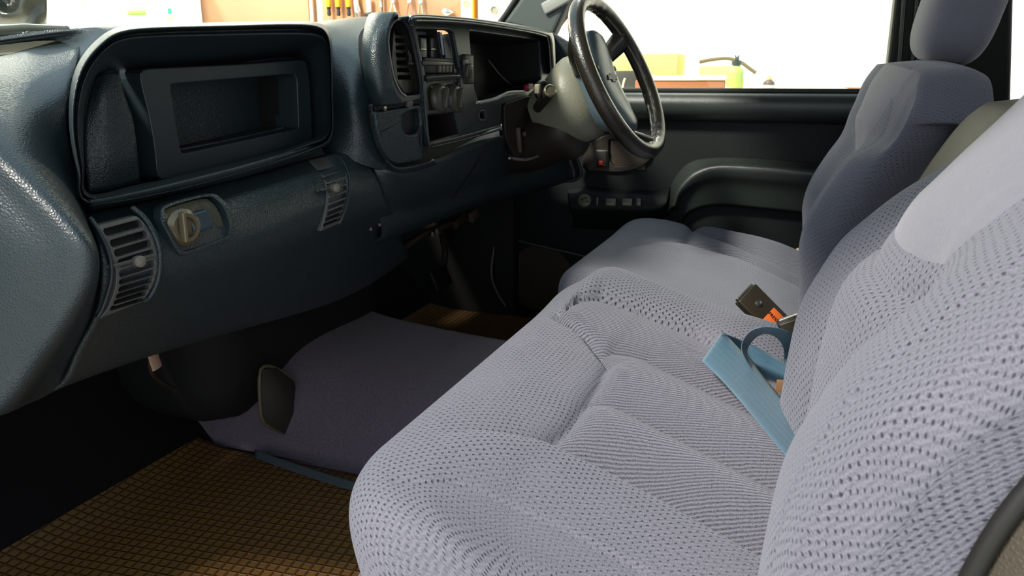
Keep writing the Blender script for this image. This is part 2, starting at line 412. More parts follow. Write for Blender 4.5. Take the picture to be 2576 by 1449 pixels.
def backrest(name, side, yb, z0, z1, off, feats, m, parent, ztop=.05, nu=140, nv=120, thick=.13, top_r=.05, xr=None, drop=.02):
    """upright: side (x, back-offset) across the width; yb: crest line y(z); off: list of (z, [(x, dy)]) relief rows."""
    S = arcparam(side, nu); x0 = min(p.x for p in S); x1 = max(p.x for p in S)
    top = [z0+(z1-z0)*i/nv for i in range(nv+1)]
    nrm = Vector((0, .90, .44))
    extra = 14
    def fn(i, j):
        x, dy = S[i].x, S[i].y
        rr = top_r; dx = min(x-x0, x1-x) if dy > -.05 else 0; lim = z1-(rr-math.sqrt(max(0, rr*rr-max(0, rr-dx)**2)))
        z = z0+(top[min(j, nv)]-z0)*(lim-z0)/(z1-z0)
        h = 0
        rows = off
        if z <= rows[0][0]: h = interp(rows[0][1], x)
        elif z >= rows[-1][0]: h = interp(rows[-1][1], x)
        else:
            for (za, ra_), (zb, rb2) in zip(rows, rows[1:]):
                if z <= zb: f = sm(za, zb, z); h = interp(ra_, x)*(1-f)+interp(rb2, x)*f; break
        for ft in feats:
            d, s = segd(x, z, ft[1])
            if ft[0] == 'seam': h -= ft[2]*math.exp(-(d/ft[3])**2)
            else: h += ft[2]*math.exp(-(d/(ft[3] if s < 0 else ft[4]))**2)
        fl = math.exp(-(dy/.03)**2)
        y = interp(yb, z)
        p = Vector((x, y, z))+nrm*(h*fl)+Vector((0, dy, 0))
        if j > nv:
            k = (j-nv)/extra; a = k*math.pi/2
            yb_ = interp(yb, z1)-thick-.03; sn = math.sin(a) if k < 1 else 1; p = Vector((p.x, p.y+(min(p.y, yb_)-p.y)*sn, p.z+.018*math.sin(min(1, k*2)*math.pi/2)-drop*k))
        return p
    return surface(name, range(nu+1), range(nv+extra+1), fn, m, parent)
def smo(tab, n=6):
    """smooth a (t, v) table"""
    q = cr([Vector((a, b, 0)) for a, b in tab], n); return [(p.x, p.y) for p in q]
YB = smo([(-.60, .035), (-.50, .02), (-.42, .006), (-.34, 0), (-.276, -.008), (-.23, -.025), (-.19, -.045), (-.157, -.073), (-.118, -.10), (-.087, -.128), (-.04, -.167), (.0, -.198), (.05, -.240), (.14, -.31), (.22, -.37)])
NB_low = smo([(.43, -.03), (.46, -.008), (.52, .002), (.58, .002), (.64, -.018), (.70, -.030), (.77, -.022), (.83, -.030), (.88, -.040), (.93, -.022), (.99, 0), (1.05, .002), (1.12, -.008), (1.22, -.010), (1.32, -.016), (1.40, -.03)])
NB_mid = smo([(.43, -.03), (.46, -.006), (.52, .004), (.57, .002), (.62, -.014), (.66, -.022), (.72, -.004), (.78, .004), (.85, -.006), (.92, -.02), (.98, -.004), (1.04, .002), (1.12, -.006), (1.22, -.010), (1.32, -.016), (1.40, -.03)])
NB_up = smo([(.43, -.05), (.47, -.02), (.53, -.010), (.58, -.008), (.63, -.002), (.68, .008), (.75, .014), (.82, .008), (.88, -.008), (.94, -.024), (1.0, -.022), (1.06, -.024), (1.12, -.02), (1.22, -.03), (1.32, -.03), (1.40, -.04)])
bk = backrest('backrest', [(.475, -.17), (.455, -.12), (.442, -.07), (.440, -.035), (.455, -.010), (.49, 0), (.7, 0), (.9, 0), (.99, 0), (1.04, -.012), (1.062, -.04), (1.065, -.14)],
     YB, -.62, .22, [(-.30, NB_low), (-.17, NB_mid), (-.06, NB_up), (.1, NB_up)],
     [('seam', [(.50, -.60), (.497, -.40), (.500, -.25), (.512, -.12), (.53, .0)], .003, .004),
      ('seam', [(.90, -.6), (.90, -.3), (.905, -.1), (.92, .1)], .008, .012),
      ('seam', [(.655, -.155), (.70, -.168), (.78, -.168), (.86, -.155)], .008, .008)],
     KN, seat, nu=220, nv=170, top_r=.12)
# velour head panel sewn into the upper back
def back_panel(name, pts_x, zlo, zhi, yb, rows, m, parent, lift=.004, sh=None):
    def h(x, z):
        if z <= rows[0][0]: return interp(rows[0][1], x)
        for (za, a), (zb, b) in zip(rows, rows[1:]):
            if z <= zb: f = sm(za, zb, z); return interp(a, x)*(1-f)+interp(b, x)*f
        return interp(rows[-1][1], x)
    def fn(u, v):
        t = v/40; xl = interp(pts_x[0], t); xr = interp(pts_x[1], t); lo = zlo(u/40) if callable(zlo) else zlo
        x = xl+(xr-xl)*u/40; zt = zhi
        if sh: x0, x1, z1, rr = sh; zt = zhi-(rr-math.sqrt(max(0, rr*rr-max(0, rr-min(x-x0, x1-x))**2)))
        z = lo+(zt-lo)*t
        e = min(u/40, 1-u/40, t)*8; lf = (lift+.004)*min(1, e)**.5-.004
        p = Vector((x, interp(yb, z), z))+Vector((0, .9, .44))*(h(x, z)+lf)
        return p
    return surface(name, range(41), range(41), fn, m, parent)
rowsN = [(-.30, NB_low), (-.17, NB_mid), (-.06, NB_up), (.1, NB_up)]
back_panel('headrest_panel', ([(0, .655), (.15, .62), (.45, .565), (1, .55)], [(0, .825), (.15, .86), (.4, .90), (1, .92)]), lambda u: -.138-.012*math.sin(u*math.pi), .155, YB, rowsN, VEL, seat)
# piping and hard shell on the near side of the backrest
wl_pts = [Vector((.455, -.098, -.60)), Vector((.451, -.090, -.42)), Vector((.446, -.101, -.30)), Vector((.444, -.131, -.20)), Vector((.455, -.21, -.10)), Vector((.47, -.28, 0)), Vector((.50, -.35, .12))]
VINYL = mat('brown-grey seat shell vinyl', (.050, .042, .028), .45, bump=('voronoi', 380, .0007))
tube('welt', wl_pts, .006, RUBBER, seat, n=8)
loft('seat_shell', [[p+Vector((.002, -.004, 0)) for p in wl_pts], [p+Vector((-.012, -.03, -.01)) for p in wl_pts], [p+Vector((.0, -.10, -.01)) for p in wl_pts], [p+Vector((.25, -.12, -.01)) for p in wl_pts]], VINYL, seat, face=(-1, -.5, 0))

# --- driver's seat
dseat = thing('driver_seat', 'blue-grey knit driver seat with headrest beside the far door', 'seat', (1.77, .1, -.70))
DOo = Vector((0, .44, -.375)); DNn = Vector((0, -.09, .40)).normalized()
def dpx(*pts): return [tuple(PL(px, py, DOo, DNn)[:2]) for px, py in pts]
d1 = dpx((1600, 575), (1654, 556), (1750, 587), (1868, 630), (2006, 685), (2100, 725)); d2 = dpx((1735, 615), (1760, 632), (1833, 657), (2006, 735), (2100, 780)); d3 = dpx((1500, 700), (1530, 680), (1564, 658), (1643, 648), (1730, 660), (1850, 694), (2000, 770), (2100, 830))
dcr = dpx((1750, 588), (1735, 620), (1705, 658))
cushion('seat_cushion', [(1.415, -.30), (1.412, -.08), (1.42, -.03), (1.45, -.006), (1.50, 0), (1.7, 0), (2.0, .0), (2.06, .0), (2.10, -.015), (2.12, -.06), (2.125, -.3)],
        [(-.16, -.50), (-.05, -.478), (.06, -.452), (.18, -.428), (.30, -.400), (.38, -.384), (.425, -.386), (.455, -.41), (.462, -.45), (.455, -.52), (.44, -.60), (.42, -.68)],
        [('ridge', [(2.05, -.1), (2.05, .20), (2.02, .33)], .016, .09, .05)],
        KN2, dseat, corner=.10, nu=200, nv=150, roll=rolls([shift(d3, .02), shift(d2, .018), shift(d1, .018)], dpx((1690, 675), (1709, 653), (1730, 622), (1747, 591), (1752, 580)), A=.036, lift=.018, bol=.024, far=.026))
YD = smo([(-.62, .03), (-.50, .01), (-.42, -.010), (-.34, -.004), (-.29, 0), (-.237, -.010), (-.173, -.040), (-.11, -.078), (-.06, -.098), (.0, -.118), (.06, -.160)])
DB_low = smo([(1.40, -.03), (1.44, -.006), (1.50, .0), (1.56, -.01), (1.62, -.03), (1.70, -.028), (1.78, -.028), (1.86, -.036), (1.93, -.006), (2.0, .0), (2.06, -.01), (2.12, -.04)])
DB_up = smo([(1.40, -.06), (1.44, -.04), (1.50, -.030), (1.56, -.016), (1.62, -.004), (1.70, .006), (1.78, .006), (1.84, -.004), (1.90, -.012), (1.96, .008), (2.0, .010), (2.06, -.006), (2.12, -.05)])
backrest('backrest', [(1.50, -.14), (1.455, -.12), (1.432, -.09), (1.422, -.055), (1.430, -.025), (1.455, -.006), (1.50, 0), (1.7, 0), (1.9, 0), (2.03, 0), (2.08, -.012), (2.10, -.05), (2.10, -.13)],
     YD, -.62, .030, [(-.32, DB_low), (-.14, DB_low), (-.07, DB_up), (.1, DB_up)],
     [('seam', [(1.47, -.6), (1.47, -.3), (1.49, -.1), (1.56, .05)], .003, .004)],
     KN2, dseat, nu=130, nv=110, top_r=.10, thick=.10, drop=.035)
back_panel('headrest_panel', ([(0, 1.58), (.3, 1.55), (.6, 1.52), (1, 1.50)], [(0, 1.88), (1, 1.96)]), -.135, .026, YD, [(-.32, DB_low), (-.14, DB_low), (-.07, DB_up), (.1, DB_up)], VEL, dseat, lift=.0025, sh=(1.42, 2.10, .030, .10))
# headrest: pillow
def pillow(name, c, s, m, parent, tilt=0, n=28, e=.55):
    V = []; 
    for j in range(n+1):
        a = -math.pi/2+math.pi*j/n
        for i in range(2*n):
            b = 2*math.pi*i/(2*n)
            f = lambda v: math.copysign(abs(v)**e, v)
            p = Vector((s[0]/2*f(math.cos(a))*f(math.cos(b)), s[1]/2*f(math.cos(a))*f(math.sin(b)), s[2]/2*f(math.sin(a))))
            p = Matrix.Rotation(tilt, 3, 'X') @ p
            V.append(Vector(c)+p)
    uv = [((i % (2*n))*.01, (i//(2*n))*.008) for i in range(len(V))]
    return mk(name, V, gridfaces(n+1, 2*n, True), m, parent, uv=uv)
pillow('headrest', (1.745, -.245, .148), (.26, .13, .24), VEL, dseat, tilt=.22)
for sx in (-.06, .06): tube('headrest_post', [Vector((1.745+sx, -.235, .0)), Vector((1.745+sx, -.24, .10))], .007, METAL, dseat, n=8)
# hard trim cap between the two backs
ARM = mat('taupe grey armrest vinyl', (.050, .048, .036), .6, bump=('noise', 500, .0005))
a = thing('centre_armrest', 'taupe centre backrest armrest folded up between near bench back and driver seat back', 'armrest', (1.22, -.2, -.62))
YC = smo([(-.62, -.05), (-.45, -.07), (-.34, -.09), (-.25, -.115), (-.17, -.15), (-.105, -.18), (-.052, -.212), (-.02, -.25)])
backrest('arm_pad', [(1.10, -.12), (1.09, -.06), (1.10, -.02), (1.13, 0), (1.22, 0), (1.32, 0), (1.355, -.02), (1.365, -.06), (1.355, -.12)], YC, -.44, -.030, [(-.3, [(1, 0), (1.5, 0)]), (0, [(1, 0), (1.5, 0)])], [], ARM, a, nu=40, nv=60, top_r=.06)

# ================= SEAT BELT AND BUCKLES =================
BELT = bpy.data.materials.new('dark blue webbing with sky sheen'); BELT.use_nodes = True
_N = BELT.node_tree.nodes; _L = BELT.node_tree.links; _b = _N['Principled BSDF']; _b.inputs['Base Color'].default_value = (.050, .16, .25, 1)  # base paler than the navy webbing, standing in for reflected sky
_b.inputs['Roughness'].default_value = .36; _b.inputs['Specular IOR Level'].default_value = .8; _b.inputs['Sheen Weight'].default_value = .3
_u = _N.new('ShaderNodeUVMap'); _s = _N.new('ShaderNodeSeparateXYZ'); _L.new(_u.outputs[0], _s.inputs[0])
_h = nmath(_N, _L, 'ADD', nmath(_N, _L, 'SINE', nmath(_N, _L, 'MULTIPLY', _s.outputs[1], 2*math.pi/.0013)), nmath(_N, _L, 'MULTIPLY', nmath(_N, _L, 'SINE', nmath(_N, _L, 'MULTIPLY', _s.outputs[0], 2*math.pi/.012)), .6))
_bp = _N.new('ShaderNodeBump'); _bp.inputs['Distance'].default_value = .0003; _L.new(_h, _bp.inputs['Height']); _L.new(_bp.outputs[0], _b.inputs['Normal'])
def strap(name, L_, R_, m, parent, n=8, sub=8):
    """ribbon between two edge curves"""
    A = cr(L_, sub); B = cr(R_, sub); V = []; UV = []; acc = 0
    for k, (a, b) in enumerate(zip(A, B)):
        if k: acc += (a-A[k-1]).length*.5+(b-B[k-1]).length*.5
        w = (b-a).length
        for i in range(n+1): V.append(a.lerp(b, i/n)); UV.append((w*i/n, acc))
    o = mk(name, V, gridfaces(len(A), n+1), m, parent, uv=UV); s = o.modifiers.new('thickness', 'SOLIDIFY'); s.thickness = .0014; s.offset = 0
    return o
belt = thing('seat_belt', 'dark blue webbing seat belt with sky sheen in its colour, folded in a loop on the near bench seat', 'seat belt', (.95, .1, -.42))
def bz(px, py, dz): return PL(px, py, BO+Vector((0, 0, dz)), BN)
# main flat run: from lower right (tucked at the seat bite) to the fold at upper left
strap('webbing', [bz(2040, 1090, .035), bz(2012, 1060, .040), bz(1950, 985, .050), bz(1880, 900, .062), bz(1818, 834, .078)],
      [bz(2010, 1180, .030), bz(1968, 1136, .034), bz(1898, 1052, .040), bz(1828, 970, .044), bz(1766, 908, .050)], BELT, belt)
# fold back, upper layer to the right behind
strap('webbing', [bz(1818, 834, .078), bz(1826, 840, .079), bz(1880, 862, .060), bz(1940, 892, .050), bz(1995, 925, .045)],
      [bz(1766, 908, .050), bz(1800, 905, .030), bz(1862, 925, .022), bz(1915, 975, .018), bz(1965, 1010, .015)], BELT, belt)
# raised loop
strap('webbing', [bz(1935, 1000, .045), bz(1895, 940, .055), bz(1866, 880, .085), bz(1880, 840, .12), bz(1915, 823, .14), bz(1965, 828, .14), bz(2000, 852, .12), bz(2012, 890, .08), bz(2010, 960, .04)],
      [bz(1955, 985, .020), bz(1915, 930, .022), bz(1880, 890, .055), bz(1892, 858, .095), bz(1918, 840, .12), bz(1948, 845, .12), bz(1968, 868, .10), bz(1972, 905, .05), bz(1955, 960, .02)], BELT, belt)
strap('webbing', [bz(1968, 955, .050), bz(1990, 953, .050), bz(2030, 965, .050)], [bz(1954, 1010, .03), bz(1990, 1022, .03), bz(2030, 1030, .03)], BELT, belt)
box('sewn_tab', bz(1962, 975, .045), (.004, .010, .022), mat('brown stitching', (.20, .11, .05), .8), belt, bevel=.001)
BUCK = mat('dark brown buckle plastic', (.030, .024, .016), .35)
OR = mat('orange release button', (.85, .16, .03), .45)
def buckle(name, label, o, ax, wd, nn, w=.042, l=.085, t=.018, full=True):
    """o: top-left corner region centre of mouth; ax: direction from mouth to strap; wd: width direction"""
    b = thing(name, label, 'buckle', o, 'seat belt buckles between the seats')
    ax = Vector(ax).normalized(); wd = (Vector(wd)-ax*ax.dot(Vector(wd))).normalized(); n = ax.cross(wd); n = n if n.dot(Vector(nn)) > 0 else -n
    R = Matrix((wd, ax, n)).transposed()
    c = Vector(o)+ax*l/2
    box('housing', c, (w, l, t), BUCK, b, bevel=.003, rot=R)
    box('mouth', Vector(o)-ax*.002, (w*.86, .004, t*.45), METAL, b, bevel=.0008, rot=R)
    if full:
        lathe('rivet', [(.0065, 0), (.0062, .0016), (.003, .0026), (.0, .0028)], c-ax*l*.22+n*t/2, n, METAL, b, n=16)
    bt = box('button', c+ax*l*.16+n*(t/2+.0008), (w*.62, l*.28, .003), OR, b, bevel=.001, rot=R)
    text('lettering', 'PRESS', c+ax*l*.12+n*(t/2+.0026), n, .0085, BLACK, bt, up=wd if wd.z > -9 else -wd)
    tube('stalk', [c+ax*l*.45, c+ax*l*.75+Vector((0, 0, -.01)), c+ax*l*1.3+Vector((0, 0, -.05))], .010, BUCK, b, n=8)
    return b
def Pz(px, py, z): return Z(px, py, z)
_o = X(1874, 738, 1.385); _e = X(1950, 815, 1.385)
buckle('belt_buckle', 'dark brown belt buckle standing tilted with an orange PRESS button by driver seat', _o, (_e-_o), X(1893, 712, 1.40)-X(1852, 748, 1.37), (-1, -.2, .4), w=.05, l=.10)
_o = X(2000, 797, 1.18); _e = X(2030, 880, 1.18)
buckle('belt_buckle', 'dark brown belt buckle half hidden at the near backrest edge above the belt loop', _o, (_e-_o), (.2, -1, .2), (-1, .2, .2), w=.055, l=.09, t=.024, full=False)
# ================= CAB SHELL =================
CARP = mat('dark violet-grey cut carpet', (.15, .118, .152), .95, spec=.1, sheen=.2, bump=('noise', 420, .0025), mottle=(260, .45))
TRIMG = mat('grey pillar trim', (.075, .090, .085), .5)
HEADL = mat('grey headliner cloth', (.20, .20, .20), .9)
PAINT = mat('dark truck paint', (.03, .035, .04), .3)
def st(o, label=None): o['kind'] = 'structure'; 
def slab(name, lo, hi, m):
    c = [(a+b)/2 for a, b in zip(lo, hi)]; s = [abs(b-a) for a, b in zip(lo, hi)]
    o = box(name, c, s, m, bevel=0); st(o); return o
CARD = mat('shade-darkened footwell carpet', (.010, .008, .009), .95, spec=.1, bump=('noise', 420, .0015))  # carpet darkened: the footwell's shade is put into its colour
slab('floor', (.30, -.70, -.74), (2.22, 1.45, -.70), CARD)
slab('ceiling', (.30, -.80, .50), (2.16, .50, .53), HEADL)
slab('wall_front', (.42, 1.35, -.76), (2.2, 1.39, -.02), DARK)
slab('wall_rear_lower', (.30, -.82, -.76), (2.2, -.78, .10), HEADL)
slab('wall_rear_upper', (.30, -.82, .34), (2.2, -.78, .52), HEADL)
slab('wall_rear_post', (.34, -.82, -.02), (.46, -.78, .50), HEADL)
slab('wall_rear_post_far', (2.06, -.82, -.02), (2.2, -.78, .50), HEADL)
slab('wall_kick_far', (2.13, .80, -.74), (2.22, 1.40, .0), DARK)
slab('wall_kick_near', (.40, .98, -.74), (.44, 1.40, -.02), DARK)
slab('trim_sill_near', (.30, -.50, -.74), (.42, 1.38, -.66), PAINT)
# the near door, swung open towards the front, outside the left edge of the view
dm = box('door_2', (-.03, 1.28, -.20), (.90, .07, 1.0), PAINT, bevel=.01, rot=Matrix.Rotation(-.25, 3, 'Z')); st(dm)
# transmission hump under the carpet
hump = []
for y, k in ((-.3, .80), (.1, .80), (.50, .84), (.72, .90), (.90, 1.0), (1.02, 1.16), (1.34, 1.6)):
    c = 1.365; t = -.70+.160*k
    hump.append([Vector((c-.235-.03*k, y, -.70)), Vector((c-.215-.03*k, y, -.690)), Vector((c-.17-.03*k, y, t-.05)), Vector((c-.10, y, t)), Vector((c+.10, y, t)), Vector((c+.21, y, t-.02)), Vector((c+.27, y, -.71)), Vector((c+.33, y, -.70))])
o = loft('trim_hump', hump, CARP, None, face=(0, 0, 1)); st(o)
# kick-up toe board at the passenger side and driver side
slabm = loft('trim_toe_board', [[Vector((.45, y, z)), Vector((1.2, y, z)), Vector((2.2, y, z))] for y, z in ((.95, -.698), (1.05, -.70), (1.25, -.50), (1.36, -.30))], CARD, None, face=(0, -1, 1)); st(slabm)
# A pillar far
ap = [X(1300, -14, 2.16), X(1255, 52, 2.16)]
def quad_prism(name, pts, d, m, parent=None, bev=.004):
    a = [Vector(p) for p in pts]; n = (a[1]-a[0]).cross(a[2]-a[1]).normalized(); 
    vs = a+[p+Vector(d) for p in a]; k = len(a)
    fs = [tuple(range(k)), tuple(range(2*k-1, k-1, -1))]+[(i, (i+1) % k, k+(i+1) % k, k+i)[::-1] for i in range(k)]
    o = mk(name, vs, fs, m, parent, bevel=bev, smooth=False)
    bm = bmesh.new(); bm.from_mesh(o.data); bmesh.ops.recalc_face_normals(bm, faces=bm.faces); bm.to_mesh(o.data); bm.free()
    return o
p = quad_prism('trim_pillar', [X(1262, 60, 2.14), X(1390, 92, 2.14), X(1437, -10, 2.14), X(1600, -330, 2.14), X(1500, -330, 2.14), X(1312, -10, 2.14)], (.05, .0, 0), TRIMG, bev=.012); st(p)
p = tube('trim_pillar_seal', [X(1256, 62, 2.15), X(1303, -8, 2.15), X(1480, -300, 2.15)], .010, RUBBER, n=8); st(p)
oval = box('trim_pillar_cap', X(1402, 4, 2.134), (.012, .090, .034), mat('pale grey cap', (.35, .36, .33), .5), bevel=.006, rot=Matrix.Rotation(-.45, 3, 'X')); st(oval)
p = tube('trim_vent_post', [X(1376, 86, 2.165), X(1405, 45, 2.165), X(1432, 5, 2.165), X(1520, -150, 2.165)], .007, RUBBER, n=8); st(p)
p = tube('trim_quarter_wood', [X(1386, 88, 2.19), X(1414, 52, 2.19), X(1445, 8, 2.19), X(1530, -140, 2.19)], .009, mat('tan seal', (.42, .28, .17), .6), n=8); st(p)
# B pillar far and quarter
p = quad_prism('trim_centre_post', [X(2258, -60, 2.17), X(2224, 238, 2.17), Vector((2.17, -.17, -.75)), Vector((2.17, -.52, -.75)), X(2545, 200, 2.17), X(2552, -60, 2.17), Vector((2.17, -.60, .51)), Vector((2.17, -.20, .51))], (.08, 0, 0), mat('charcoal pillar trim', (.007, .008, .006), .5, spec=.25), bev=.01); st(p)
for px in (2280, 2312, 2325):
    p = tube('trim_post_seal', [X(px, -80, 2.168), X(px-14, 110, 2.168), X(px-28, 300, 2.168)], .0055, mat('charcoal pillar seal', (.02, .024, .018), .35), n=8); st(p)
p = quad_prism('trim_quarter_panel', [Vector((2.18, -.5, -.75)), Vector((2.18, -.8, -.75)), Vector((2.18, -.8, -.05)), Vector((2.18, -.5, -.05))], (.04, 0, 0), HEADL); st(p)
p = quad_prism('trim_roof_rail', [Vector((2.17, -.6, .44)), Vector((2.17, -.6, .52)), Vector((2.17, .52, .52)), Vector((2.17, .52, .44))], (.05, 0, 0), HEADL); st(p)
# near side: centre post and roof rail of the open doorway (behind / above the viewpoint)
p = quad_prism('wall_near_post', [Vector((.30, -.30, -.75)), Vector((.30, -.8, -.75)), Vector((.30, -.8, .52)), Vector((.30, -.30, .52))], (.04, 0, 0), HEADL); st(p)
# windscreen
GLASS = bpy.data.materials.new('clear glass'); GLASS.use_nodes = True; _n = GLASS.node_tree.nodes; _l = GLASS.node_tree.links; _n.clear()
_o = _n.new('ShaderNodeOutputMaterial'); _m = _n.new('ShaderNodeMixShader'); _t = _n.new('ShaderNodeBsdfTransparent'); _g = _n.new('ShaderNodeBsdfGlossy')
_t.inputs[0].default_value = (.95, .98, .96, 1); _g.inputs['Roughness'].default_value = .02; _f0 = _n.new('ShaderNodeLayerWeight'); _f0.inputs[0].default_value = .12; _f = _n.new('ShaderNodeMath'); _f.operation = 'MULTIPLY_ADD'; _l.new(_f0.outputs['Facing'], _f.inputs[0]); _f.inputs[1].default_value = .25; _f.inputs[2].default_value = .03
_l.new(_f.outputs[0], _m.inputs[0]); _l.new(_t.outputs[0], _m.inputs[1]); _l.new(_g.outputs[0], _m.inputs[2]); _l.new(_m.outputs[0], _o.inputs[0])
p = quad_prism('window_1', [Vector((.45, 1.28, -.02)), Vector((2.12, 1.28, -.02)), Vector((2.05, .52, .50)), Vector((.52, .52, .50))], (0, .004, .004), GLASS, bev=0); st(p)
# ================= DRIVER'S DOOR =================
XD = 2.18
door = thing('door', 'far driver door with dark panel, padded top, armrest and window switches', 'door', (2.2, .3, -.72))
DP = mat('charcoal door vinyl', (.007, .009, .010), .5, spec=.2, bump=('noise', 500, .0004))
DP2 = mat('smooth charcoal belt-line vinyl', (.024, .031, .028), .30, spec=.6, bump=('noise', 700, .0004))
DPW = mat('brown-black lower door vinyl', (.010, .008, .008), .5, spec=.3, bump=('noise', 500, .0004))
box('door_panel', (XD+.03, .33, -.40), (.05, 1.10, .66), DP, door, bevel=.004)
def yz(px, py, x=XD): return X(px, py, x)
# belt-line roll
zt, zb = -.036, -.106
rowsb = []
for (dx, z) in ((.0, -.030), (-.028, -.034), (-.042, -.048), (-.046, -.066), (-.040, -.086), (-.022, -.102), (.0, -.108)):
    rowsb.append([Vector((XD+dx, y, z+.0*y)) for y in (.86, .6, .3, 0, -.2)])
loft('belt_pad', rowsb, DP2, door, face=(-1, 0, 0))
box('window_seal', (XD-.004, .33, -.026), (.022, 1.04, .012), RUBBER, door, bevel=.003)
g = quad_prism('window_glass', [Vector((XD+.012, .72, -.03)), Vector((XD+.012, -.155, -.03)), Vector((XD-.01, -.19, .46)), Vector((XD-.01, .40, .46))], (.004, 0, 0), GLASS, door, bev=0)
# armrest: long rolled bar from the scooped front to the rear
def row(pts, x): return [X(px, py, x) for px, py in pts]
arm = [
 row([(1668, 545), (1678, 500), (1695, 450), (1735, 408), (1800, 396), (1900, 398), (2000, 405), (2120, 415)], XD-.002),
 row([(1680, 530), (1690, 490), (1708, 452), (1742, 420), (1800, 408), (1895, 408), (2000, 416), (2120, 426)], XD-.035),
 row([(1692, 520), (1700, 490), (1716, 464), (1750, 435), (1805, 418), (1900, 421), (2000, 428), (2120, 438)], XD-.062),
 row([(1700, 520), (1708, 495), (1724, 475), (1756, 452), (1810, 440), (1900, 445), (2000, 452), (2120, 462)], XD-.060),
 row([(1706, 524), (1715, 505), (1735, 488), (1770, 474), (1820, 468), (1900, 474), (2000, 482), (2120, 492)], XD-.040),
 row([(1712, 560), (1722, 545), (1745, 530), (1780, 520), (1830, 518), (1900, 525), (2000, 535), (2120, 548)], XD-.022)]
loft('armrest', arm, DP2, door, face=(-1, 0, .3))
# lower switch pod
pod = [row([(1425, 478), (1470, 470), (1540, 476), (1600, 478), (1650, 480), (1685, 470)], XD-.004),
       row([(1428, 492), (1470, 488), (1540, 488), (1600, 490), (1650, 492), (1682, 488)], XD-.030),
       row([(1432, 522), (1470, 522), (1540, 524), (1600, 526), (1650, 524), (1676, 512)], XD-.048),
       row([(1440, 545), (1480, 548), (1540, 550), (1600, 550), (1645, 545), (1668, 535)], XD-.030),
       row([(1440, 572), (1480, 576), (1540, 578), (1600, 578), (1645, 572), (1668, 560)], XD+.002)]
loft('switch_pod', pod, DP, door, face=(-1, 0, .3))
SWM = mat('olive grey switch plastic', (.10, .11, .075), .4)
def on(px, py, x=XD-.050): return X(px, py, x)
sw = lathe('mirror_control', [(.019, -.004), (.019, .003), (.014, .006), (.0, .006)], on(1471, 505, XD-.044), (-1, 0, .35), SWM, door)
for k in range(4):
    an = k*math.pi/2+.4
    box('mirror_arrow', on(1471, 505, XD-.050)+Vector((-.001, .008*math.cos(an), .008*math.sin(an)+.001)), (.002, .004, .004), DARK, sw, bevel=.0005)
box('lock_switch', on(1503, 507), (.006, .006, .022), SWM, door, bevel=.001)
for px, w in ((1537, .030), (1578, .030), (1607, .013)):
    s_ = box('window_switch', on(px, 509, XD-.047), (.008, w, .022), SWM, door, bevel=.002)
    box('switch_ridge', on(px, 509, XD-.052)+Vector((0, 0, -.005)), (.004, w*.8, .006), mat('pale switch legend', (.22, .23, .17), .4), s_, bevel=.001)
    box('switch_bezel', on(px, 500, XD-.045), (.006, w*1.1, .005), BLACK, s_, bevel=.001)
# door handle bowl behind the wheel
hb = plate('handle_bezel', rnd([X(q[0], q[1], XD-.006) for q in ((1462, 410), (1475, 365), (1520, 338), (1560, 336), (1640, 370), (1640, 400), (1610, 425), (1560, 435), (1470, 430))], .02),
      [rnd([X(q[0], q[1], XD-.006) for q in ((1530, 350), (1600, 365), (1625, 395), (1600, 415), (1545, 418), (1532, 400))], .012)], Vector((XD-.006, 0, 0)), (-1, 0, 0), WARM, door, depth=.012, bevel=.004)
box('handle_well', X(1580, 385, XD+.002), (.004, .10, .09), mat('tan brown handle well', (.060, .045, .032), .5), door, bevel=.0005)
box('door_pull', X(1593, 346, XD-.020), (.020, .060, .016), mat('brushed lever', (.30, .31, .28), .3, metal=.6), door, bevel=.005)
lb = box('lock_bezel', X(1514, 400, XD-.014), (.006, .030, .046), BLACK, door, bevel=.003)
box('lock_frame', X(1514, 400, XD-.011), (.006, .036, .052), mat('lock surround', (.06, .05, .04), .4), door, bevel=.003)
box('lock_slider', X(1512, 410, XD-.018), (.006, .013, .013), mat('red lock flag', (.30, .008, .006), .5), door, bevel=.002)
# lower door: seam, speaker
tube('panel_seam', [X(1290, 602, XD-.008), X(1370, 622, XD-.008), X(1450, 640, XD-.008), X(1560, 668, XD-.008)], .004, DP2, door, n=6)
sg = lathe('speaker_grille', [(.105, 0), (.103, .008), (.09, .011), (0, .012)], X(1362, 700, XD+.006), (-1, 0, 0), mat('brown speaker cloth', (.030, .022, .014), .8, bump=('noise', 900, .001)), door, n=40)
tube('kick_trim', [X(1243, 620, 2.12), X(1236, 690, 2.10), X(1250, 735, 2.08), X(1272, 770, 2.06)], .004, mat('sill strip', (.09, .085, .075), .35), door, n=8)
box('clothes_hook', X(2009, 631, 2.14), (.012, .014, .014), mat('cream plastic peg', (.55, .40, .25), .5), door, bevel=.004)
